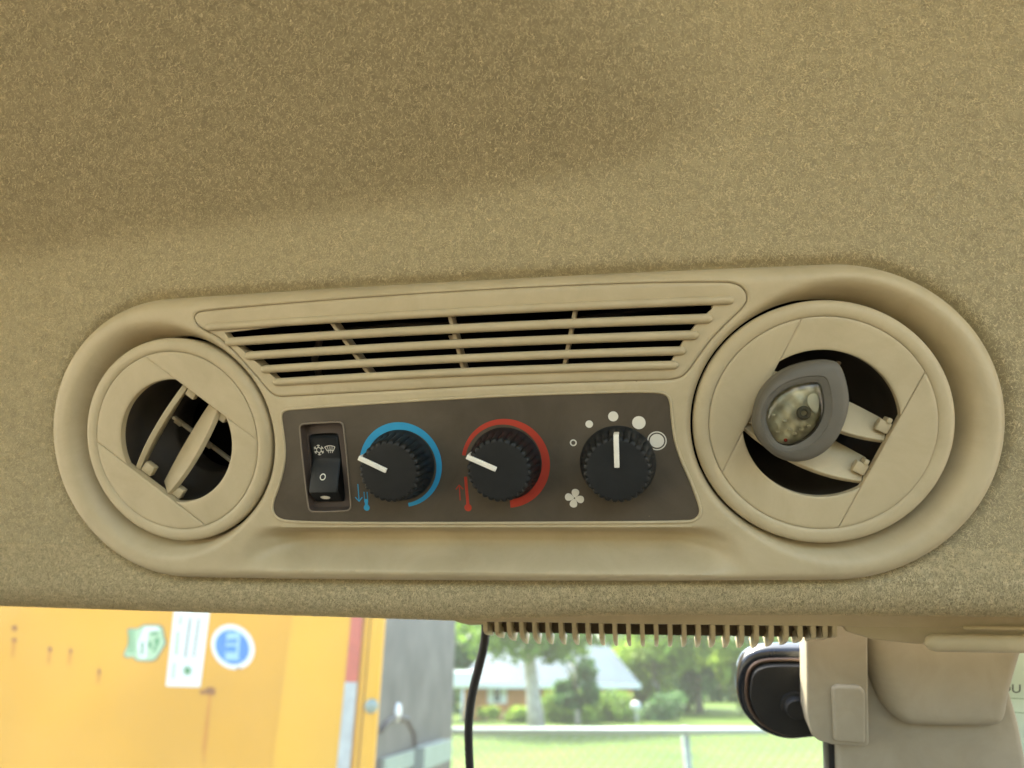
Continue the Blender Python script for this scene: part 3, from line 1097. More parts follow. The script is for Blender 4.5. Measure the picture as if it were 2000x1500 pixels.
bx = np.concatenate([offset_loop(CO, k) for k in (0.25, 0.6, 1.2, 2.0, 3.0)] + [offset_loop(MI, k) for k in (-0.15, 0.15, 0.6)] + [offset_loop(LI, -0.5)])
K.part('bezel', sheet(CO, [LI], bx, bez_h, {0: 2.5, 1: 6.0}), M['grey'], smooth='auto')
K.part('back_shell', join(flat(CO, 2.5), box(122, 126, 0, 4, -6, 2.4), box(130, 134, 4, 8, -6, 2.4)), M['grey'], smooth=False)
lc = LI.mean(0)
gx, gy = np.meshgrid(np.arange(112, 138, 0.8), np.arange(-8, 20, 0.8))
K.part('gel', sheet(LI, [], np.stack([gx.ravel(), gy.ravel()], 1), lambda P: 7.2 + 1.2 * np.sin(P[:, 0] * 0.9) * np.sin(P[:, 1] * 0.7 + 1) * np.clip(dist_loop(P, LI) / 3, 0, 1)), M['gel'])
K.part('lens', sheet(LI, [], np.concatenate([np.stack([gx.ravel(), gy.ravel()], 1)] + [offset_loop(LI, k) for k in (0.3, 0.8)]),
                     lambda P: 10.4 + 2.4 * np.sqrt(np.clip(1 - (1 - np.clip(dist_loop(P, LI) / 9.3, 0, 1)) ** 2, 0, 1))), M['lens'])
K.part('washer', lathe([(2.6, 9.0), (2.4, 9.6), (1.2, 9.6), (1.0, 8.8)], (128.4, 5.6), 32), M['grey'])
K.part('white_patch', sheet(ccw(smooth_loop([(131, 12.8), (133.4, 12.2), (133.8, 8), (132.6, 4.8), (131.2, 6.6), (129.6, 8.8), (129.8, 11.6)], 0.4, 2)), [], [], lambda P: np.full(len(P), 9.4)), M['print_white'], smooth=False)  # white shapes here and below stand for reflections and inner pieces
K.part('crystal', join(*[box(x, x + 1.3, y, y + 0.9, 8.2, 9.6, 0.3) for x, y in ((117.2, 4.8), (118.6, -1.4), (124.5, -2.4), (126.8, -0.9), (121.2, 2.6), (122.8, -0.6), (129.4, 0.4))]), M['print_white'], smooth='auto')
K.part('red_bead', lathe([(0.05, 9.6), (0.5, 9.4), (0.7, 9.0), (0.5, 8.4)], (121.9, -4.3), 14), M['print_red'])

# =================================================================== slotted header trim under the cloth
H = Thing('slotted_header_trim', (60, -100, -60), 'beige slotted trim strip with a row of curved fins along the top of the window', 'trim')
WT = -58.0


def hv(u):       # height of the strip's lower edge, mm
    return np.interp(u, [-32, 0, 60, 160, 420], [-106.4, -105.6, -105.0, -103.6, -99.5])


uu = np.concatenate([np.linspace(-31, -12, 10), np.linspace(-8, 430, 60)])
secs = []
for u in uu:
    k = math.sqrt(max(0.03, 1 - max(0, (-13 - u) / 18.5) ** 2))
    secs.append([(u, hv(u) + 26, WT + 12), (u, hv(u) + 2.0 * k + 2, WT + 4.0 * k), (u, hv(u) + 0.5, WT + 3.2 * k), (u, hv(u), WT + 2.4 * k), (u, hv(u) - 0.1, WT - 6)])
V = [p for s in secs for p in s]
F = [[i * 5 + j, i * 5 + j + 1, (i + 1) * 5 + j + 1, (i + 1) * 5 + j] for i in range(len(secs) - 1) for j in range(4)]
H.part('rail', (np.array(V), F), M['beige'], smooth='auto')
# solid end pieces beside the fins
H.part('end_cap', bevel_geo(prism(ccw([(-30, -104.5), (-13, -103.6), (-12.5, -108.3), (-20, -108.8), (-27.5, -107.3)]), WT - 14, WT + 1.5), 1.4, 3), M['beige'], smooth='auto')
H.part('end_cap', bevel_geo(prism(ccw([(157.5, -100.4), (430, -97), (430, -112), (250, -112.5), (190, -112), (172, -110.5), (160.5, -107)]), WT - 16, WT + 1.2), 1.2, 3), M['beige'], smooth='auto')
cu = np.linspace(-12.5, 157, 40)
V, F = [], []
for u in cu:
    V += [(u, hv(u) + 2, WT - 1), (u, hv(u) + 1, WT - 9), (u, hv(u) - 11.6, WT - 10.5), (u, hv(u) - 12.0, WT - 13), (u, hv(u) + 3, WT - 13)]
F = [[i * 5 + j, i * 5 + j + 1, (i + 1) * 5 + j + 1, (i + 1) * 5 + j] for i in range(39) for j in range(4)]
H.part('cavity', (np.array(V), F), M['cavity'], smooth=False)
FU = np.concatenate([[-11.8, -5.8, 0.6], np.linspace(7.0, 134, 20), [140.2, 146.0, 151.2, 155.4]])
for i, u in enumerate(FU):
    sc_ = np.interp(i, [0, 3, 20, 26], [0.85, 1.12, 1.12, 0.75])
    top = hv(u) + 0.4
    ptsv = [(0.6, 0.0), (-6.2, 0.0), (-8.2, -1.2), (-11.0, -4.6), (-14.4, -10.0), (-16.6, -14.0)]
    V, F = [], []
    for q, (dv, dw) in enumerate(ptsv):
        wd = (1.08, 1.08, 1.05, 0.98, 0.9, 0.75)[q]
        for (dx, back) in ((-wd, 0), (wd, 0), (wd, 1), (-wd, 1)):
            V.append((u + dx, top + dv * sc_ + back * 2.6 * (q > 1), WT + 2.6 + dw - back * (9.0 if q < 2 else 6.0)))
    for a in range(len(ptsv) - 1):
        for j in range(4):
            F.append([a * 4 + j, a * 4 + (j + 1) % 4, (a + 1) * 4 + (j + 1) % 4, (a + 1) * 4 + j])
    F += [[3, 2, 1, 0], [len(ptsv) * 4 - 4 + j for j in range(4)]]
    H.part('fin', bevel_geo((np.array(V), F), 0.3, 2, 40), M['beige'], smooth='auto')

# black cable hanging from the trim
cab = np.array([(-20.5, -112, -84), (-21.5, -124, -98), (-23.5, -139, -100), (-28.6, -155.5, -100), (-32.8, -168.8, -100), (-36.0, -184.7, -100), (-37.0, -197.5, -100), (-37.4, -216.7, -100), (-37, -250, -100)])
tt = np.linspace(0, len(cab) - 1, 60)
cc = np.stack([np.interp(tt, range(len(cab)), cab[:, i]) for i in range(3)], 1)
ker = np.ones(7) / 7
for i in range(3):
    cc[3:-3, i] = np.convolve(cc[:, i], ker, 'valid')
solo('hanging_cable', tube(cc, 2.6, 12), M['rubber'], 'black cable hanging from the beige slotted trim in front of the window', 'cable', base=cab[0])

# =================================================================== pillar, cover flap, mirror, bar, paper
Pl = Thing('window_pillar', (220, -300, -120), 'beige window pillar trim with a rounded cover flap and a square bracket cover', 'pillar')
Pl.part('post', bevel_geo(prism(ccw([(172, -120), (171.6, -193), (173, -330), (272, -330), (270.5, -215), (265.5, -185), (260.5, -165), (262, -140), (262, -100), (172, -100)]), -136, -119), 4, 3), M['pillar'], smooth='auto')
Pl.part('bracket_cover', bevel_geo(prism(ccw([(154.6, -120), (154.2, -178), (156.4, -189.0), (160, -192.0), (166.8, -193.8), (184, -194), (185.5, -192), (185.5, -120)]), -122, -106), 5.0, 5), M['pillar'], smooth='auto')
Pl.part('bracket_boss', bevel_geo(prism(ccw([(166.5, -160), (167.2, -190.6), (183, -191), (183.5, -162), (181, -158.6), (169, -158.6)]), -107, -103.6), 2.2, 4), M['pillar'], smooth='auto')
fl_ = ccw(smooth_loop([(176, -112), (184.0, -138), (188.6, -156.4), (193.4, -171.5), (197.6, -178.2), (203.6, -182.8), (211, -183.9), (240, -182.7), (247.5, -182.1), (253, -180), (254.9, -174.5), (255.5, -168), (258.6, -152.6), (263.5, -134), (270, -112)], 1.5, 2))


def flap_h(P):
    d = dist_loop(P, fl_)
    return -108.5 - 5.5 * (1 - np.sqrt(np.clip(1 - (1 - np.clip(d / 7, 0, 1)) ** 2, 0, 1))) - 6 * sstep(196, 178, P[:, 0] + (P[:, 1] + 140) * 0.3)


fx, fy = np.meshgrid(np.arange(176, 270, 3.0), np.arange(-184, -110, 3.0))
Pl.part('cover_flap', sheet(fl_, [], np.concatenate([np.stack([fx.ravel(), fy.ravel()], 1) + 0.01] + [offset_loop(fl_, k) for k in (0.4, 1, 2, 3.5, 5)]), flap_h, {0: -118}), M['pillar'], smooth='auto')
Pl.part('window_seal', bevel_geo(prism(ccw([(169.4, -150), (168.6, -195), (169.6, -330), (173, -330), (172, -195), (172.5, -150)]), -134, -121), 0.8), M['rubber'], smooth='auto')
Pl.part('grab_rail', join(capsule((189.5, -105.8, -46), (430, -101.8, -46), 3.9, 16, squash=0.8), capsule((206, -99.6, -48), (430, -96.2, -48), 0.9, 10)), M['beige'], smooth='auto')

Mi = Thing('mirror_housing', (145, -172, -135), 'rounded black mirror housing with a bronze edge band behind the beige bracket cover', 'mirror')
MO = ccw(smooth_loop([(119.0, -170), (120.5, -157), (125.6, -149.5), (134, -145.8), (146, -144.9), (175, -144.5), (190, -146), (192, -170), (188, -198), (172, -198.2), (160, -199.4), (149, -201.6), (140, -200.0), (131, -195.6), (123.6, -188), (120, -179)], 1.5, 2)) + np.array([2.0, -9.0])
Mi.part('rim_band', bevel_geo(prism(offset_loop(MO, 0.0), -146, -133), 4.0, 4), M['gloss_black'], smooth='auto')
Mi.part('bronze_band', tube(np.column_stack([offset_loop(MO, 5.2), np.full(len(MO), -132.2)]), 1.1, 8, closed=True), M['bronze'])
Mi.part('back_plate', bevel_geo(prism(offset_loop(MO, 7.0), -134, -127.5), 1.4, 3), M['rubber'], smooth='auto')
Mi.part('bolt', join(lathe([(8.2, -127.5), (8.0, -126), (6.4, -125.6), (6.2, -123), (5.4, -122), (0.05, -122)], (152.5, -184.0), 40)), M['rubber'], smooth='auto')

pp = Thing('paper_notice', (270, -180, -139), 'pale green paper with dark lettering on the window past the pillar', 'notice')
pp.part('sheet', prism(ccw([(256, -128), (320, -128), (320, -262), (256, -262)]), -139.4, -139.0), M['paper'], smooth=False)


def text(thing, body, size, loc, m, name, rot=0, parent=None):
    c = bpy.data.curves.new(name, 'FONT')
    c.body = body
    c.size = size
    tmp = bpy.data.objects.new(name, c)
    COL.objects.link(tmp)
    me = bpy.data.meshes.new_from_object(tmp.evaluated_get(bpy.context.evaluated_depsgraph_get()))
    bpy.data.objects.remove(tmp)
    me.materials.clear()
    me.materials.append(m)
    o = bpy.data.objects.new(name, me)
    COL.objects.link(o)
    o.parent = parent or thing.o
    if thing.panel:
        o.location = Vector((np.array(loc, float) - thing.base) * 0.001)
    o.rotation_euler = (0, 0, R(rot))
    return o


text(pp, 'HOU', 0.0072, (259.6, -177.5, -138.9), M['ink'], 'lettering')
pp.part('ruled_line', join(stroke([(258, -181), (320, -180.5)], 0.5, -138.9), stroke([(263, -192), (266, -189.6), (270, -189), (300, -190)], 0.5, -138.9)), M['sticker_mint'], smooth=False)

# window pane behind all of it
pane = solo('window_glass', box(-700, 700, -700, -60, -152, -149), M['pane'], 'dusty glass of the cab window', None, kind='structure', smooth=False)

# =================================================================== outside: ground, truck, fence, house, trees
gv, gf = [], []
gn = 60
for j in range(gn + 1):
    for i in range(gn + 1):
        gv.append((-300 + 600 * i / gn, -300 + 600 * j / gn, 0))
gf = [[j * (gn + 1) + i, j * (gn + 1) + i + 1, (j + 1) * (gn + 1) + i + 1, (j + 1) * (gn + 1) + i] for j in range(gn) for i in range(gn)]
solo('ground', (np.array(gv), gf), M['grass'], 'mown green lawn', None, kind='structure', panel=False, smooth=False)
solo('bounce_ground', (np.array([(-20, -22, 0.004), (20, -22, 0.004), (20, 5.2, 0.004), (-20, 5.2, 0.004)], float), [(0, 1, 2, 3)]), M['gravel'], 'unseen tan gravel, added to warm the bounced light', None, kind='structure', panel=False, smooth=False)  # out of view, added so ground light reaches the cab tan, not green
# unseen cab floor and low walls, added to block light from below
solo('unseen_cab_floor', box(-0.85, 0.85, -1.25, 0.78, 0.72, 0.75), M['tub'], 'unseen dark brown cab floor, added to block light from the ground', None, kind='structure', panel=False, smooth=False)
solo('unseen_cab_wall', join(box(-0.90, -0.85, -1.25, 0.78, 0.6, 1.45), box(0.85, 0.90, -1.25, 0.78, 0.6, 1.45), box(-0.90, 0.90, 0.78, 0.83, 0.6, 1.40), box(-0.90, 0.90, -1.30, -1.25, 0.6, 1.60)),
     M['tub'], 'unseen dark brown lower cab walls, added to block low light', None, kind='structure', panel=False, smooth=False)

# --- yellow truck
TY = 2.4
Tr = Thing('yellow_truck', (-2.4, 3.6, 0), 'yellow truck body with stickers, rust runs and red and white reflective tape', 'truck', panel=False)
XR = at(745, 1330, TY).x
xs_seam = at(552, 1350, TY).x
x_tape0, x_tape1 = at(668, 1400, TY).x, at(694, 1400, TY).x


def wbox(x0, x1, z0, z1, y0, y1, bev=0):
    return box(x0, x1, y0, y1, z0, z1, bev)


Tr.part('side_panel', wbox(-5.2, XR - 0.005, 0.75, 3.3, TY, TY + 0.04), M['yellow'], smooth=False)
Tr.part('edge_panel', wbox(xs_seam, x_tape1 - 0.001, 0.8, 3.25, TY - 0.004, TY - 0.0005, 0.001), M['yellow2'], smooth=False)
Tr.part('corner_post', join(wbox(x_tape1 + 0.012, x_tape1 + 0.026, 0.7, 3.3, TY - 0.022, TY - 0.001, 0.004), wbox(x_tape1 + 0.03, XR, 0.7, 3.3, TY - 0.03, TY - 0.001, 0.006)), M['yellow2'], smooth='auto')
z_split = at(680, 1332, TY).z
Tr.part('reflective_tape', wbox(x_tape0, x_tape1 - 0.002, z_split, z_split + 0.28, TY - 0.0065, TY - 0.0045), M['tape_red'], smooth=False, label='red length of reflective tape')
Tr.part('reflective_tape', wbox(x_tape0, x_tape1 - 0.002, z_split - 0.28, z_split - 0.0005, TY - 0.0065, TY - 0.0045), M['tape_white'], smooth=False, label='silver white length of reflective tape')
Tr.part('roof_cap', wbox(-5.2, XR, 3.3, 3.36, TY - 0.03, 5.0), M['yellow2'], smooth=False)
Tr.part('chassis', wbox(-5.0, XR - 0.05, 0.45, 0.75, TY + 0.2, 4.8), M['rubber'], smooth=False)
for xw in (-4.3, -1.6):
    wh = lathe([(0.28, -0.13), (0.46, -0.13), (0.5, -0.08), (0.5, 0.08), (0.46, 0.13), (0.28, 0.13), (0.22, 0.06), (0.01, 0.06)], (0, 0), 40)
    Tr.part('wheel', xform(wh, lambda a, b_, z, xw=xw: (xw + a, TY + 0.25 - z, 0.5 + b_)), M['rubber'], smooth='auto')
# bolt head on the post
for (px_, py_) in ((729, 1379), (729, 1160)):
    p = at(px_, py_, TY)
    Tr.part('bolt_head', xform(lathe([(0.022, 0), (0.021, 0.008), (0.014, 0.015), (0.001, 0.017)], (0, 0), 20), lambda a, b_, z, p=p: (p.x + a, TY - 0.03 - z, p.z + b_)), M['steel'])
# grey end of the body, running back from the corner
E0, E1 = np.array([XR, TY]), np.array([at(888, 1300, 3.5).x, 3.5])
ed = E1 - E0
en = np.array([ed[1], -ed[0]]) / np.linalg.norm(ed)


def endp(t, z, off):
    q = E0 + ed * t + en * off
    return (q[0], q[1], z)


def end_geo(g):
    return xform(g, lambda t, z, o: endp(t, z, o))


Tr.part('end_panel', end_geo(box(0, 1, 0.75, 3.3, -0.04, -0.002)), M['truck_grey'], smooth=False)
Tr.part('back_panel', wbox(-5.2, E1[0] - 0.6, 0.75, 3.3, 3.5, 3.54), M['yellow'], smooth=False)


def end_uv(px_, py_):
    x, y = (px_ - 1000) / FPX, (750 - py_) / FPX
    d = Vector((x, math.cos(PITCH) - math.sin(PITCH) * y, math.sin(PITCH) + math.cos(PITCH) * y))
    # intersect with the end face
    A = np.array([[d.x, -ed[0]], [d.y, -ed[1]]])
    s, t = np.linalg.solve(A, E0)
    return t, CAM_Z + d.z * s


dark_arch = [end_uv(*q) for q in ((742, 1428), (755, 1410), (775, 1400), (795, 1405), (808, 1430), (810, 1460), (808, 1500))]
Tr.part('dark_arch', tube([endp(t, z, 0.002) for t, z in dark_arch], 0.010, 8), M['rubber'])  # dark arch across the grey end, drawn as a thin tube
t_, z_ = end_uv(775, 1391)
Tr.part('round_reflector', end_geo(xform(lathe([(0.03, 0.0), (0.028, 0.008), (0.001, 0.012)], (0, 0), 20), lambda a, b_, z: (t_ + a / 1.1, z_ + b_, z + 0.001))), M['sticker_white'])
t0, z0 = end_uv(741, 1482)
t1, z1 = end_uv(800, 1480)
Tr.part('white_bar', end_geo(box(t0, t1, z0 - 0.05, z0, 0.003, 0.02)), M['steel'], smooth=False)
t2, z2 = end_uv(848, 1476)
Tr.part('grey_step', end_geo(box(t1 + 0.02, t2 + 0.1, z0 - 0.07, z0 + 0.005, 0.003, 0.05)), M['steel'], smooth=False)


# stickers on the side panel
def tw(px_, py_, off):
    p = at(px_, py_, TY)
    return (p.x, TY - off, p.z)


def tpoly(pts, off):
    g = flat(np.array([(q[0], -q[1]) for q in pts], float), 0)
    return np.array([tw(a, -b_, off) for a, b_, _ in g[0]]), g[1]


def tell(cx, cy, rx, ry, off, n=40, lean=0.0):
    return tpoly([(cx + rx * math.cos(t) - lean * ry * math.sin(t), cy + ry * math.sin(t)) for t in np.linspace(0, 2 * math.pi, n, endpoint=False)], off)


def sc(x, y):      # coordinates read in the enlarged sticker detail -> photograph pixels
    return (200 + x * 0.16, 1190 + y * 0.16)


s1 = Tr.part('round_sticker', tell(455, 1263.5, 42, 44, 0.0008, lean=-0.12), M['sticker_white'], smooth=False)
Tr.part('blue_disc', tell(454, 1264, 33, 34, 0.0014, lean=-0.12), M['sticker_blue'], s1, smooth=False)
Tr.part('pale_mark', join(tpoly([sc(1520, 290), sc(1700, 280), sc(1680, 620), sc(1500, 620)], 0.002)), M['sticker_pale'], s1, smooth=False)
Tr.part('blue_mark', join(tpoly([sc(1525, 370), sc(1650, 365), sc(1640, 415), sc(1520, 415)], 0.0026), tpoly([sc(1515, 450), sc(1640, 450), sc(1635, 525), sc(1510, 525)], 0.0026),
                          tpoly([sc(1690, 290), sc(1705, 290), sc(1680, 610), sc(1665, 610)], 0.0026)), M['sticker_blue'], s1, smooth=False)
s2 = Tr.part('tall_sticker', tpoly([sc(885, -60), sc(1320, -50), sc(1195, 950), sc(775, 940)], 0.0008), M['sticker_white'], smooth=False)
lines = []
for (xa, ya, xb, yb, wd) in ((1075, 110, 1010, 600, 30), (1180, 120, 1115, 590, 28)):
    k = 9
    for i in range(k):
        f0, f1 = i / k, (i + 0.72) / k
        a0 = (xa + (xb - xa) * f0, ya + (yb - ya) * f0)
        a1 = (xa + (xb - xa) * f1, ya + (yb - ya) * f1)
        lines.append(tpoly([sc(a0[0] - wd / 2, a0[1]), sc(a0[0] + wd / 2, a0[1]), sc(a1[0] + wd / 2, a1[1]), sc(a1[0] - wd / 2, a1[1])], 0.0014))
Tr.part('print_line', join(*lines), M['ink'], s2, smooth=False)
Tr.part('green_print', join(tpoly([sc(905, 270), sc(945, 270), sc(925, 560), sc(880, 560)], 0.0014), tpoly([sc(865, 650), sc(900, 650), sc(880, 850), sc(845, 850)], 0.0014),
                            tpoly([sc(945, 80), sc(985, 80), sc(970, 190), sc(930, 190)], 0.0014)), M['sticker_mint'], s2, smooth=False)
star = []
for k in range(7):
    a = 2 * math.pi * k / 7 + 0.3
    star.append(tpoly([sc(1040 + 75 * math.cos(a), 750 + 80 * math.sin(a)), sc(1040 + 24 * math.cos(a + 1.2), 750 + 24 * math.sin(a + 1.2)), sc(1040 + 24 * math.cos(a - 1.2), 750 + 24 * math.sin(a - 1.2))], 0.0014 + 0.0001 * k))
Tr.part('leaf_mark', join(*star), M['sticker_green'], s2, smooth=False)
shield = [(300, 250), (330, 230), (430, 230), (470, 205), (510, 185), (700, 185), (745, 215), (765, 330), (785, 415), (720, 530), (660, 620), (600, 640), (470, 640), (410, 630), (370, 580), (310, 600), (250, 570), (270, 520), (310, 430), (320, 340)]
s3 = Tr.part('shield_sticker', tpoly([sc(*q) for q in shield], 0.0008), M['ink'], smooth=False)
inn = np.array(shield, float)
inn = inn.mean(0) + (inn - inn.mean(0)) * 0.93
Tr.part('mint_face', tpoly([sc(*q) for q in inn], 0.0013), M['sticker_mint'], s3, smooth=False)
Tr.part('shield_mark', join(*[tpoly([sc(310, y), sc(400, y - 4), sc(400, y + 12), sc(310, y + 16)], 0.0018) for y in (270, 305, 340, 375, 410, 445, 480, 515)],
                            tpoly([sc(590, 280), sc(680, 270), sc(690, 305), sc(600, 315)], 0.0018), tpoly([sc(480, 400), sc(510, 390), sc(500, 560), sc(470, 560)], 0.0018),
                            tpoly([sc(560, 400), sc(600, 390), sc(610, 470), sc(565, 480)], 0.0018), tpoly([sc(640, 360), sc(700, 340), sc(690, 420), sc(640, 520), sc(610, 520), sc(650, 430)], 0.0018)), M['sticker_green'], s3, smooth=False)
Tr.part('pale_ground', tpoly([sc(520, 215), sc(680, 215), sc(700, 260), sc(560, 270), sc(540, 600), sc(450, 600), sc(430, 420)], 0.0015), M['sticker_white'], s3, smooth=False)


def blob(cx, cy, rx, ry, off, n=18):
    return tpoly([(cx + rx * math.cos(t) * random.uniform(0.7, 1.2), cy + ry * math.sin(t) * random.uniform(0.7, 1.2)) for t in np.linspace(0, 2 * math.pi, n, endpoint=False)], off)


for (cx, cy, rx, ry, run) in ((29, 1227, 6, 6, 0), (28, 1250, 6, 4, 38), (98, 1268, 4.5, 6, 34), (138, 1271, 4, 5, 32), (194, 1312, 4, 6, 26), (411, 1350, 12, 8, 150), (396, 1352, 6, 5, 0), (466, 1306, 4, 3, 0)):
    if run:
        Tr.part('rust_run', tpoly([(cx - 3, cy), (cx + 3, cy), (cx - run * 0.06 + 2, cy + run * 0.7), (cx - run * 0.09, cy + run), (cx - run * 0.09 - 2.5, cy + run * 0.7)], 0.0006), M['rust_run'], smooth=False)
    Tr.part('rust_spot', blob(cx, cy, rx, ry, 0.0012), M['rust'], smooth=False)

# --- chain link fence
FY = 5.5
rz = at(1000, 1428, FY).z
Fe = Thing('chain_link_fence', (1.0, FY, 0), 'galvanised chain link fence with round top rail crossing the lawn', 'fence', panel=False)
Fe.part('top_rail', tube([(-1.6, FY, rz), (9, FY, rz)], 0.025, 12), M['steel'])
for x in (-1.25, at(1346, 1480, FY).x, 3.85, 6.4):
    Fe.part('post', tube([(x, FY + 0.05, 0), (x, FY + 0.05, rz + 0.03)], 0.028, 12), M['steel'])
wires = []
hz = rz - 0.05
for d in (1, -1):
    for x in np.arange(-3.2, 8.5, 0.081):
        xa, xb = (x, x + hz) if d > 0 else (x + hz, x)
        za, zb = 0.03, 0.03 + hz
        wires.append(tube([(xa, FY - 0.03 + 0.004 * d, za), (xb, FY - 0.03 + 0.004 * d, zb)], 0.0017, 3, caps=False))
Fe.part('wire_mesh', join(*wires), M['steel'], kind='stuff')


# --- house
def leaf_cloud(blobs, n, size, flatten=0.75, sharp=0.0):
    """many leaf-sized quads through the volume of several ellipsoid clumps"""
    bl_ = np.array(blobs, float)
    vol = bl_[:, 3] * bl_[:, 4] * bl_[:, 5]
    idx = RNG.choice(len(bl_), n, p=vol / vol.sum())
    d = RNG.normal(size=(n, 3))
    d /= np.linalg.norm(d, axis=1, keepdims=True)
    r = RNG.random(n) ** 0.42
    c = bl_[idx, :3] + d * r[:, None] * bl_[idx, 3:6]
    a = RNG.normal(size=(n, 3))
    a /= np.linalg.norm(a, axis=1, keepdims=True)
    b_ = np.cross(a, RNG.normal(size=(n, 3)))
    b_ /= np.linalg.norm(b_, axis=1, keepdims=True)
    s = size * RNG.uniform(0.6, 1.5, n)[:, None]
    V = np.stack([c - a * s, c + b_ * s * 0.55, c + a * s, c - b_ * s * 0.55], 1).reshape(-1, 3)
    F = (np.arange(n)[:, None] * 4 + np.arange(4)).tolist()
    return V, F


HY = 46.0
gl_z = 0.0
Ho = Thing('brick_house', (2.3, HY + 4, 0), 'low orange brick house with a pale blue grey roof beyond the lawn', 'house', panel=False)
hx0, hx1 = at(905, 1340, HY).x, at(1236, 1340, HY).x
ez = at(1000, 1336, HY).z
Ho.part('wall', box(hx0, hx1, HY, HY + 8, 0, ez), M['brick'], smooth=False)
rzv = at(1000, 1262, HY + 4).z
rv = [(hx0 - 0.5, HY - 0.6, ez - 0.05), (hx1 + 0.4, HY - 0.6, ez - 0.05), (hx1 + 0.4, HY + 8.6, ez - 0.05), (hx0 - 0.5, HY + 8.6, ez - 0.05), (hx0 + 1.5, HY + 4, rzv), (hx1 - 0.8, HY + 4, rzv)]
roof = Ho.part('roof', (np.array(rv), [(0, 1, 5, 4), (1, 2, 5), (2, 3, 4, 5), (3, 0, 4), (0, 3, 2, 1)]), M['roof'], smooth=False)
Ho.part('fascia', box(hx0 - 0.5, hx1 + 0.4, HY - 0.66, HY - 0.6, ez - 0.25, ez), M['trim_white'], roof, smooth=False)
for (pa, pb_) in ((952, 990), (1180, 1205)):
    xa, xb = at(pa, 1360, HY).x, at(pb_, 1360, HY).x
    za, zb = at(970, 1374, HY).z, at(970, 1340, HY).z
    wn = Ho.part('window', box(xa, xb, HY - 0.06, HY + 0.02, za, zb), M['trim_white'], smooth=False)
    xm = (xa + xb) / 2
    Ho.part('pane', box(xm - (xb - xa) * 0.16, xm + (xb - xa) * 0.16, HY - 0.08, HY - 0.062, za + 0.1, zb - 0.08), M['glass_dark'], wn, smooth=False)
cv0, cv1 = at(884, 1340, HY - 3).x, at(927, 1340, HY - 3).x
Ho.part('carport_roof', box(cv0 - 3, cv1, HY - 3, HY - 0.5, at(900, 1344, HY - 3).z, at(900, 1310, HY - 3).z, 0.1), M['trim_white'], smooth=False)
Ho.part('carport_post', tube([(cv1 - 0.7, HY - 2.8, 0), (cv1 - 0.7, HY - 2.8, at(900, 1344, HY - 3).z)], 0.07, 8), M['trim_white'])


# --- trees
def tree(name, x, y, h, rad, trunk_r, lm, label, n=5000, cz=None, size=0.22, group=None, lean=0.0, low=0.25):
    t = Thing(name, (x, y, 0), label, 'tree', group, panel=False)
    pts = [(x, y, 0), (x + lean * 0.2, y, h * 0.15), (x + lean * 0.45, y + 0.1, h * 0.32), (x + lean, y, h * 0.55), (x + lean * 0.8, y, h * 0.8)]
    limbs = [tube(pts, [trunk_r * 1.3, trunk_r, trunk_r * 0.85, trunk_r * 0.55, trunk_r * 0.2], 10)]
    for k in range(7):
        a = random.uniform(0, 6.28)
        z0_ = h * random.uniform(0.28, 0.55)
        limbs.append(tube([(x + lean * z0_ / h, y, z0_), (x + math.cos(a) * rad * 0.4, y + math.sin(a) * rad * 0.4, z0_ + h * 0.14), (x + math.cos(a) * rad * 0.8, y + math.sin(a) * rad * 0.8, z0_ + h * 0.22)],
                          [trunk_r * 0.45, trunk_r * 0.28, trunk_r * 0.08], 7))
    t.part('trunk', join(*limbs), M['bark'])
    blobs = []
    for k in range(26):
        a, rr = random.uniform(0, 6.28), rad * math.sqrt(random.random())
        z = h * random.uniform(low, 0.95)
        sh = 1 - 0.5 * abs(z / h - 0.55) / 0.45
        q = rad * random.uniform(0.22, 0.42)
        blobs.append((x + math.cos(a) * rr * sh, y + math.sin(a) * rr * sh, z, q, q, q * 0.75))
    t.part('crown', leaf_cloud(blobs, n, size), lm, smooth=False)
    return t


# the pale trunk in front of the house
ty = 34.0
tx = at(1048, 1400, ty).x
tree('shade_tree', tx, ty, 9.5, 4.2, 0.34, M['leaf_c'], 'tree with a thick pale bare trunk standing in front of the brick house', n=5200, size=0.2, lean=-0.7, low=0.38)
lab = ['dark green leafy tree rising behind the brick house roof', 'bright green spreading tree at the right end of the brick house', 'tall deep green tree right of the white ball on the lawn', 'pale yellow green tree beside the black mirror housing',
       'broad mid green tree farthest to the right behind the pillar', 'dark leafy tree left of the brick house, partly behind the truck', 'mid green tree behind the middle of the brick house roof', 'dense dark tree filling the gap between the lighter trees']
rows = [(2.0, 62, 11, 5.5, 'leaf_b', 0), (10.6, 54, 10, 4.4, 'leaf_a', 1), (15.2, 60, 11.5, 4.6, 'leaf_b', 2), (18.5, 56, 10, 4.4, 'leaf_a', 3), (26.5, 60, 11, 5.5, 'leaf_c', 4),
        (-7.5, 62, 11, 5.5, 'leaf_b', 5), (7.0, 66, 12, 5.2, 'leaf_c', 6), (13.4, 72, 13, 6.5, 'leaf_b', 7)]
for (x, y, h, rad, lm, li) in rows:
    tree('garden_tree', x, y, h, rad, 0.28, M[lm], lab[li], n=5200, size=0.27, group='trees beyond the lawn', low=0.06)
tree('garden_tree', at(1128, 1400, 40).x, 40, 4.9, 1.25, 0.12, M['leaf_b'], 'slim dark tree standing against the middle of the blue grey roof', n=3200, size=0.16, group='trees beyond the lawn', low=0.22)
far = []
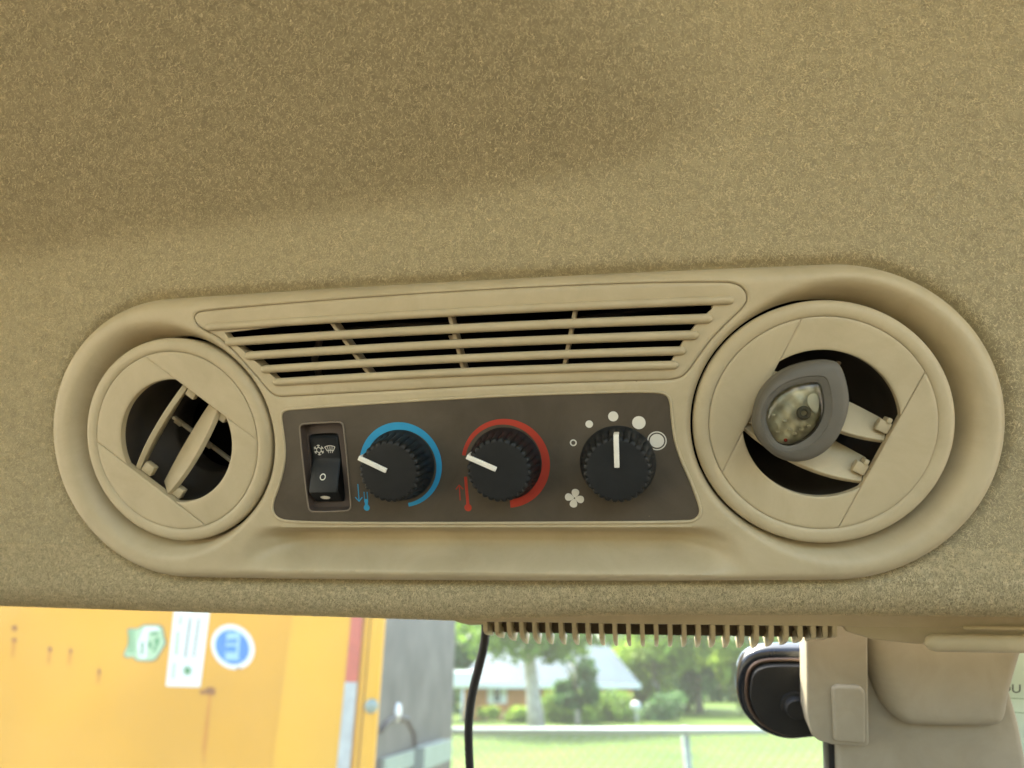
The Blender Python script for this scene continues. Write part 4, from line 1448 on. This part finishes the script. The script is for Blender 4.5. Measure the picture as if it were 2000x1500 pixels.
for k in range(60):
    far.append((random.uniform(-60, 80), random.uniform(95, 112), random.uniform(0.5, 7), 6, 4, 4))
solo('far_woods', leaf_cloud(far, 16000, 0.55), M['leaf_b'], 'hazy mass of woods far beyond the house', None, kind='stuff', panel=False, smooth=False, base=(0, 100, 0))


def shrub(px0, px1, py0, py1, Y, lm, label, n):
    a, b_ = at(px0, py1, Y), at(px1, py0, Y)
    t = Thing('garden_shrub', ((a.x + b_.x) / 2, Y, 0), label, 'shrub', 'shrubs in front of the brick house', panel=False)
    blobs = []
    for k in range(14):
        q = (b_.z) * random.uniform(0.28, 0.5)
        blobs.append((random.uniform(a.x + q * 0.5, b_.x - q * 0.5), Y + random.uniform(-0.6, 0.6), random.uniform(0.2, max(0.3, b_.z - q * 0.8)), q * 1.2, q, q))
    st = [tube([(a.x + (b_.x - a.x) * k / 6, Y, 0), (a.x + (b_.x - a.x) * (k + 0.2) / 6, Y, b_.z * 0.6)], 0.03, 5) for k in range(1, 6)]
    for q in st:
        t.part('stem', q, M['bark'])
    t.part('foliage', leaf_cloud(blobs, n, 0.13), lm, smooth=False)


shrub(930, 1032, 1380, 1408, 42, M['leaf_a'], 'low bright green shrub left of the pale tree trunk', 2600)
shrub(1066, 1150, 1345, 1408, 42, M['leaf_c'], 'tall rounded shrub right of the pale tree trunk', 3000)
shrub(1140, 1232, 1350, 1408, 42.5, M['leaf_c'], 'tall shrub under the right end of the house roof', 3000)
shrub(1250, 1330, 1352, 1392, 44, M['leaf_b'], 'dark shrub to the right of the white ball', 2200)

bp_ = at(1242, 1380, 41)
ball = Thing('white_ball', (bp_.x, 41, 0), 'small white round ball on a short stand at the edge of the lawn', 'ball', panel=False)
ball.part('globe', lathe([(0.28 * math.sin(R(q)) + 0.001, bp_.z + 0.28 * -math.cos(R(q))) for q in range(0, 181, 15)], (bp_.x, 41), 24), M['sticker_white'])
ball.part('stand', tube([(bp_.x, 41, 0), (bp_.x, 41, bp_.z - 0.2)], 0.08, 8), M['concrete'])
